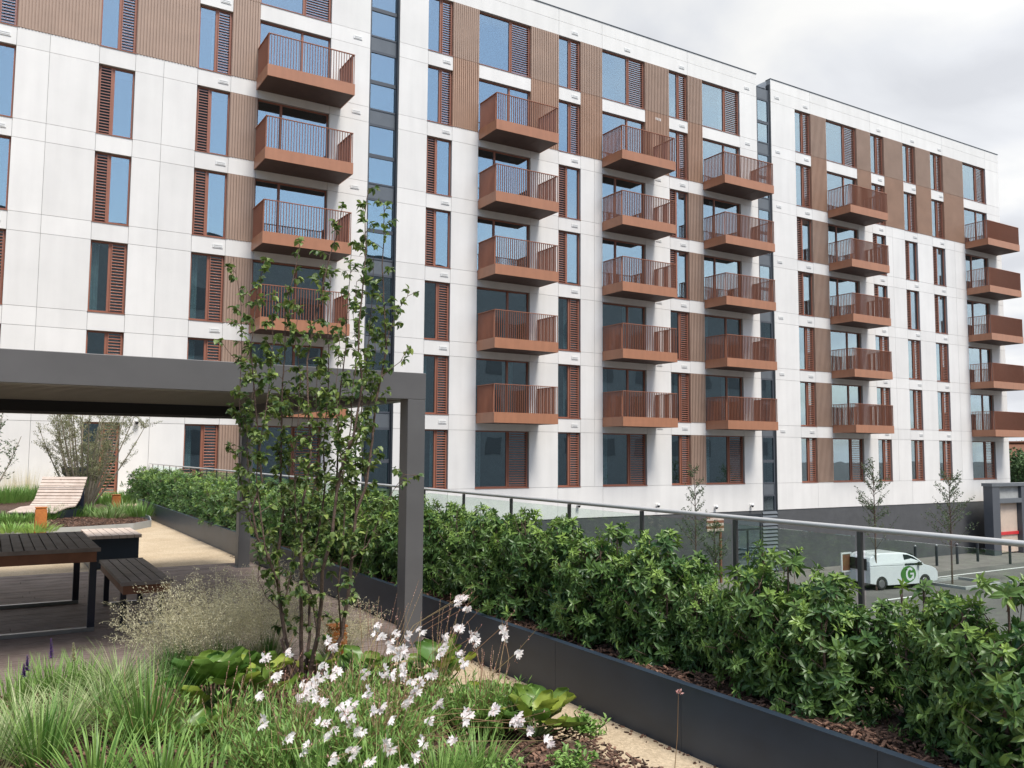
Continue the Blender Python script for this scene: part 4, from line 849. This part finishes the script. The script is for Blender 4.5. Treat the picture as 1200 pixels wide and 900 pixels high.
# far house, trees behind the right end
c = onY(1215, 545, 75); t = thing('house', (c.x, 75, GZ), 'distant orange brick gabled house beyond the right end of the facade', 'house')
x, hz = c.x, c.z; mb = MB(); mb.prism([(x-6, GZ), (x+6, GZ), (x+6, hz), (x, hz+3.4), (x-6, hz)], 75, 84); mb.build('wall', M['brick'], t)
mb = MB(); mb.obox((x-3.1, 79.5, hz+1.8), (3.6, 0, 2.04), (0, 4.9, 0), (-.06, 0, .1)); mb.obox((x+3.1, 79.5, hz+1.8), (3.6, 0, -2.04), (0, 4.9, 0), (.06, 0, .1)); mb.build('roof', M['wood_brown'], t)
def far_tree(x, y, z0, h, w, lab, seed, group='trees beyond the car park'):
    r = random.Random(seed); t = thing('tree', (x, y, GZ), lab, 'tree', group); st = MB(); st.tube([(x, y, GZ), (x, y, z0+h*.5)], [.3, .15], 7); lf = MB()
    for i in range(9): a = i*2.4; st.tube([(x, y, z0+h*.2), (x+math.cos(a)*w*.6, y+math.sin(a)*w*.6, z0+h*(.4+.05*i))], [.12, .04], 5)
    cl_ = [V(x, y, z0+h*.5)+V(*[a*b for a, b in zip(rvec(r), (w*.8, w*.8, h*.42))]) for _ in range(26)]
    for q in cl_:
        for j in range(130): p = q+rvec(r)*w*.33; lf.leaf(p, rvec(r), rvec(r), .32, .26, r.random()*.8+(.2 if p.z > q.z else 0), simple=True)
    st.build('trunk', M['bark'], t); lf.build('crown', M['far_leaf'], t)
c = onY(1196, 550, 48); far_tree(c.x+1.2, 48, -3.2, 6.0, 3.0, 'bushy green tree directly behind the corner of the last block', 1)
for i, (px, yy, tz) in enumerate([(1212, 62, 2.2), (1228, 80, 2.6), (1192, 120, 4.5), (1210, 130, 5.0), (1235, 110, 4.0)]):
    c = onY(px, 540, yy); far_tree(c.x, yy, tz-6.5, 6.5, 3.6 if yy < 100 else 6, ['green tree beside the distant brick house', 'green tree behind the distant brick house', 'far dark tree on the skyline right of the last balcony', 'far dark tree on the skyline behind the house roof', 'far tree past the right edge of the photo'][i], 10+i)

# ================================================================== VAN
vx, vy = 36.6, 25.55; van = thing('parked_van', (vx+1.45, vy+.85, GZ), 'white van with a round green logo parked in the car park by the young trees', 'van')
def vp(pts): return [(vx+1.45+a, GZ+.01+b) for a, b in pts]
yR, yL = vy-.02, vy+1.72
def shell(prof, ins_top, zref0, zref1, mt, name, parent, bevel=.05, y0=None, y1=None, subd=False):
    y0 = yR if y0 is None else y0; y1 = yL if y1 is None else y1; mb = MB(); n = len(prof); vs = []
    def inset(z): k = min(1, max(0, (z-zref0)/(zref1-zref0))); return ins_top*k*k
    for x, z in prof: vs.append((x, y0+inset(z), z))
    for x, z in prof: vs.append((x, y1-inset(z), z))
    mb.add(vs, [tuple(range(n)), tuple(range(2*n-1, n-1, -1))]+[(i, n+i, n+(i+1) % n, (i+1) % n) for i in range(n)])
    return mb.build(name, mt, parent, bevel=bevel)
def arch(cx, r0, n=9): return [(cx+r0*math.cos(math.pi-math.pi*i/(n-1)), .3+r0*math.sin(math.pi*i/(n-1))) for i in range(n)]
low = [(-2.2, .35), (-1.83, .3)]+arch(-1.45, .38)+[(-1.07, .22), (1.07, .22)]+arch(1.45, .38)+[(1.83, .28), (2.3, .32), (2.36, .55), (2.33, .78), (2.2, .95), (1.95, 1.07), (1.55, 1.16), (-2.2, 1.2)]
body = shell(vp(low[::-1]), .0, GZ, GZ+1, M['white'], 'body', van, .045)
cab = [(-2.2, 1.2), (1.5, 1.16), (1.15, 1.42), (.8, 1.64), (.4, 1.78), (-.1, 1.84), (-1.3, 1.83), (-1.75, 1.77), (-2.05, 1.64), (-2.17, 1.42)]
cabn = shell(vp(cab[::-1]), .17, GZ+1.15, GZ+1.84, M['white'], 'cabin', van, .05)
def yins(z): k = min(1, max(0, (z-1.15)/.69)); return .17*k*k
def glasspoly(pts, nm, side=-1, mt='carglass', off=.012):
    mb = MB(); vs = []
    for a, b in pts: y = (yR+yins(b)-off) if side < 0 else (yL-yins(b)+off); vs.append((vx+1.45+a, y, GZ+.01+b))
    mb.add(vs, [tuple(range(len(vs)))]); mb.build(nm, M[mt], van)
for sd in (-1, 1):
    glasspoly([(.1, 1.18), (1.3, 1.18), (1.02, 1.42), (.72, 1.6), (.42, 1.7), (.1, 1.74)], 'side_window', sd); glasspoly([(-.95, 1.18), (.02, 1.18), (.02, 1.74), (-.9, 1.74)], 'side_window', sd) if sd > 0 else None
mb = MB(); mb.obox((vx+1.45+1.05, (yR+yL)/2, GZ+1.47), (.39, 0, -.3), (0, .74, 0), (.01, 0, .012)); mb.build('windscreen', M['carglass'], van)
mb = MB(); mb.box(vx-.78, vx-.745, yR+.22, yL-.22, GZ+1.0, GZ+1.58); mb.build('rear_window', M['black'], van)
for nm, xx in (('wheel', -1.45), ('wheel', 1.45)):
    for ys_, dr in ((yR+.0, -1), (yL-.2, 1)):
        mb = MB(); cxw, czw = vx+1.45+xx, GZ+.33; mb.tube([(cxw, ys_, czw), (cxw, ys_+.02, czw), (cxw, ys_+.18, czw), (cxw, ys_+.2, czw)], [.29, .325, .325, .29], 20, cap=True); wo = mb.build('wheel', M['tyre'], van)
        mb = MB(); yo = ys_-.006 if dr < 0 else ys_+.2; mb.tube([(cxw, yo, czw), (cxw, yo+.008, czw)], [.19, .2], 16, cap=True); mb.build('rim', M['rim'], wo)
for ys_ in (yR+.04, yL-.34):
    mb = MB(); mb.box(vx+1.45+2.16, vx+1.45+2.315, ys_, ys_+.3, GZ+.72, GZ+.9); mb.build('headlight', M['rim'], van)
mb = MB(); mb.box(vx+1.45+.95, vx+1.45+1.1, yR-.16, yR-.02, GZ+1.18, GZ+1.34); mb.build('wing_mirror', M['black'], van)
mb = MB(); mb.box(vx+1.45-.01, vx+1.45+.01, yR-.004, yR+.01, GZ+.35, GZ+1.15); mb.box(vx+1.45+1.0, vx+1.45+1.015, yR-.004, yR+.01, GZ+.45, GZ+1.12); mb.build('door_seams', M['joint'], van)
mb = MB(); mb.box(vx+1.45+.1, vx+1.45+.26, yR-.02, yR+.0, GZ+.95, GZ+.985); mb.build('door_handle', M['black'], van)
lc = V(vx+1.45+.42, yR-.006, GZ+.74)     # green patch with a white open ring and bar
mb = MB(); n = 22; mb.add([lc+V(-.1+.52*math.cos(6.283*i/n), 0, .42*math.sin(6.283*i/n)) for i in range(n)], [tuple(range(n))]); mb.build('logo_disc', M['greenlogo'], van)
mb = MB(); vs = []; n = 20
for i in range(n+1): a = math.radians(45+290*i/n); vs += [lc+V(.16*math.cos(a), -.005, .22*math.sin(a)), lc+V(.27*math.cos(a), -.005, .34*math.sin(a))]
mb.add(vs, [(2*i, 2*i+1, 2*i+3, 2*i+2) for i in range(n)]); mb.add([lc+V(.02, -.006, -.03), lc+V(.27, -.006, -.03), lc+V(.27, -.006, .06), lc+V(.02, -.006, .06)], [(0, 1, 2, 3)]); mb.add([lc+V(.18, -.0065, -.25), lc+V(.27, -.0065, -.25), lc+V(.27, -.0065, -.03), lc+V(.18, -.0065, -.03)], [(0, 1, 2, 3)]); mb.build('logo_ring', M['white'], van)

van.rotation_euler = (0, 0, R(-10)); van.scale = (.94, .94, .94); van.location.x += .1; van.location.y += .25
# ================================================================== LIGHT
EL, AZ = 60., 172.            # azimuth clockwise from +Y
az = R(AZ); el = R(EL); sd = V(math.sin(az)*math.cos(el), math.cos(az)*math.cos(el), math.sin(el))
sun = bpy.data.lights.new('sun', 'SUN'); sun.energy = 2.6; sun.angle = R(18); sun.color = (1, .96, .9)
so = bpy.data.objects.new('sun', sun); COL.objects.link(so); so.rotation_euler = (-sd).to_track_quat('-Z', 'Y').to_euler(); so.location = (0, -10, 40)
w = bpy.data.worlds.new('World'); sc.world = w; w.use_nodes = True; nt = w.node_tree; L = nt.links; nt.nodes.clear()
out = nd(nt, 'ShaderNodeOutputWorld'); tc = nd(nt, 'ShaderNodeTexCoord')
sky = nd(nt, 'ShaderNodeTexSky'); sky.sky_type = 'NISHITA'; sky.sun_disc = False; sky.sun_elevation = el; sky.sun_rotation = az; sky.air_density = 1.2; sky.dust_density = 1.5
b1 = nd(nt, 'ShaderNodeBackground'); b1.inputs[1].default_value = .12; L.new(sky.outputs[0], b1.inputs[0])
sep = nd(nt, 'ShaderNodeSeparateXYZ'); L.new(tc.outputs['Generated'], sep.inputs[0])
def math_(op, a, b=None):
    n = nd(nt, 'ShaderNodeMath', operation=op)
    for i, v_ in enumerate((a, b)):
        if v_ is None: continue
        if isinstance(v_, (int, float)): n.inputs[i].default_value = v_
        else: L.new(v_, n.inputs[i])
    return n.outputs[0]
zz = math_('ADD', math_('MAXIMUM', sep.outputs[2], 0.), .22)
cmb = nd(nt, 'ShaderNodeCombineXYZ'); L.new(math_('DIVIDE', sep.outputs[0], zz), cmb.inputs[0]); L.new(math_('DIVIDE', sep.outputs[1], zz), cmb.inputs[1])
n1 = nd(nt, 'ShaderNodeTexNoise'); n1.inputs['Scale'].default_value = 1.15; n1.inputs['Detail'].default_value = 8; n1.inputs['Roughness'].default_value = .55; L.new(cmb.outputs[0], n1.inputs['Vector'])
n2 = nd(nt, 'ShaderNodeTexNoise'); n2.inputs['Scale'].default_value = 2.1; n2.inputs['Detail'].default_value = 7; n2.inputs['Roughness'].default_value = .5; n2.inputs['Distortion'].default_value = .4; L.new(cmb.outputs[0], n2.inputs['Vector'])
cr = nd(nt, 'ShaderNodeValToRGB'); e = cr.color_ramp.elements; e[0].position = .36; e[0].color = (.68, .7, .745, 1); e[1].position = .62; e[1].color = (.95, .95, .94, 1); k_ = e.new(.47); k_.color = (.79, .81, .85, 1)
L.new(n2.outputs['Fac'], cr.inputs[0])
b2 = nd(nt, 'ShaderNodeBackground'); L.new(cr.outputs[0], b2.inputs[0]); L.new(math_('ADD', math_('MULTIPLY', sep.outputs[1], -.30), .84), b2.inputs[1])
# cloud cover: full ahead, breaking to blue behind the viewpoint (towards -Y)
cov = math_('ADD', math_('MULTIPLY', sep.outputs[1], 1.3), math_('ADD', math_('MULTIPLY', n1.outputs['Fac'], 2.2), -.5))
cov = math_('ADD', cov, math_('MULTIPLY', sep.outputs[0], 1.1))
cl_ = nd(nt, 'ShaderNodeClamp'); L.new(cov, cl_.inputs[0])
mx = nd(nt, 'ShaderNodeMixShader'); L.new(cl_.outputs[0], mx.inputs[0]); L.new(b1.outputs[0], mx.inputs[1]); L.new(b2.outputs[0], mx.inputs[2]); L.new(mx.outputs[0], out.inputs[0])
sc.view_settings.view_transform = 'Standard'; sc.view_settings.look = 'None'; sc.view_settings.gamma = 1; sc.view_settings.exposure = .62
for o in bpy.data.objects:
    if '_o' in o: del o['_o']
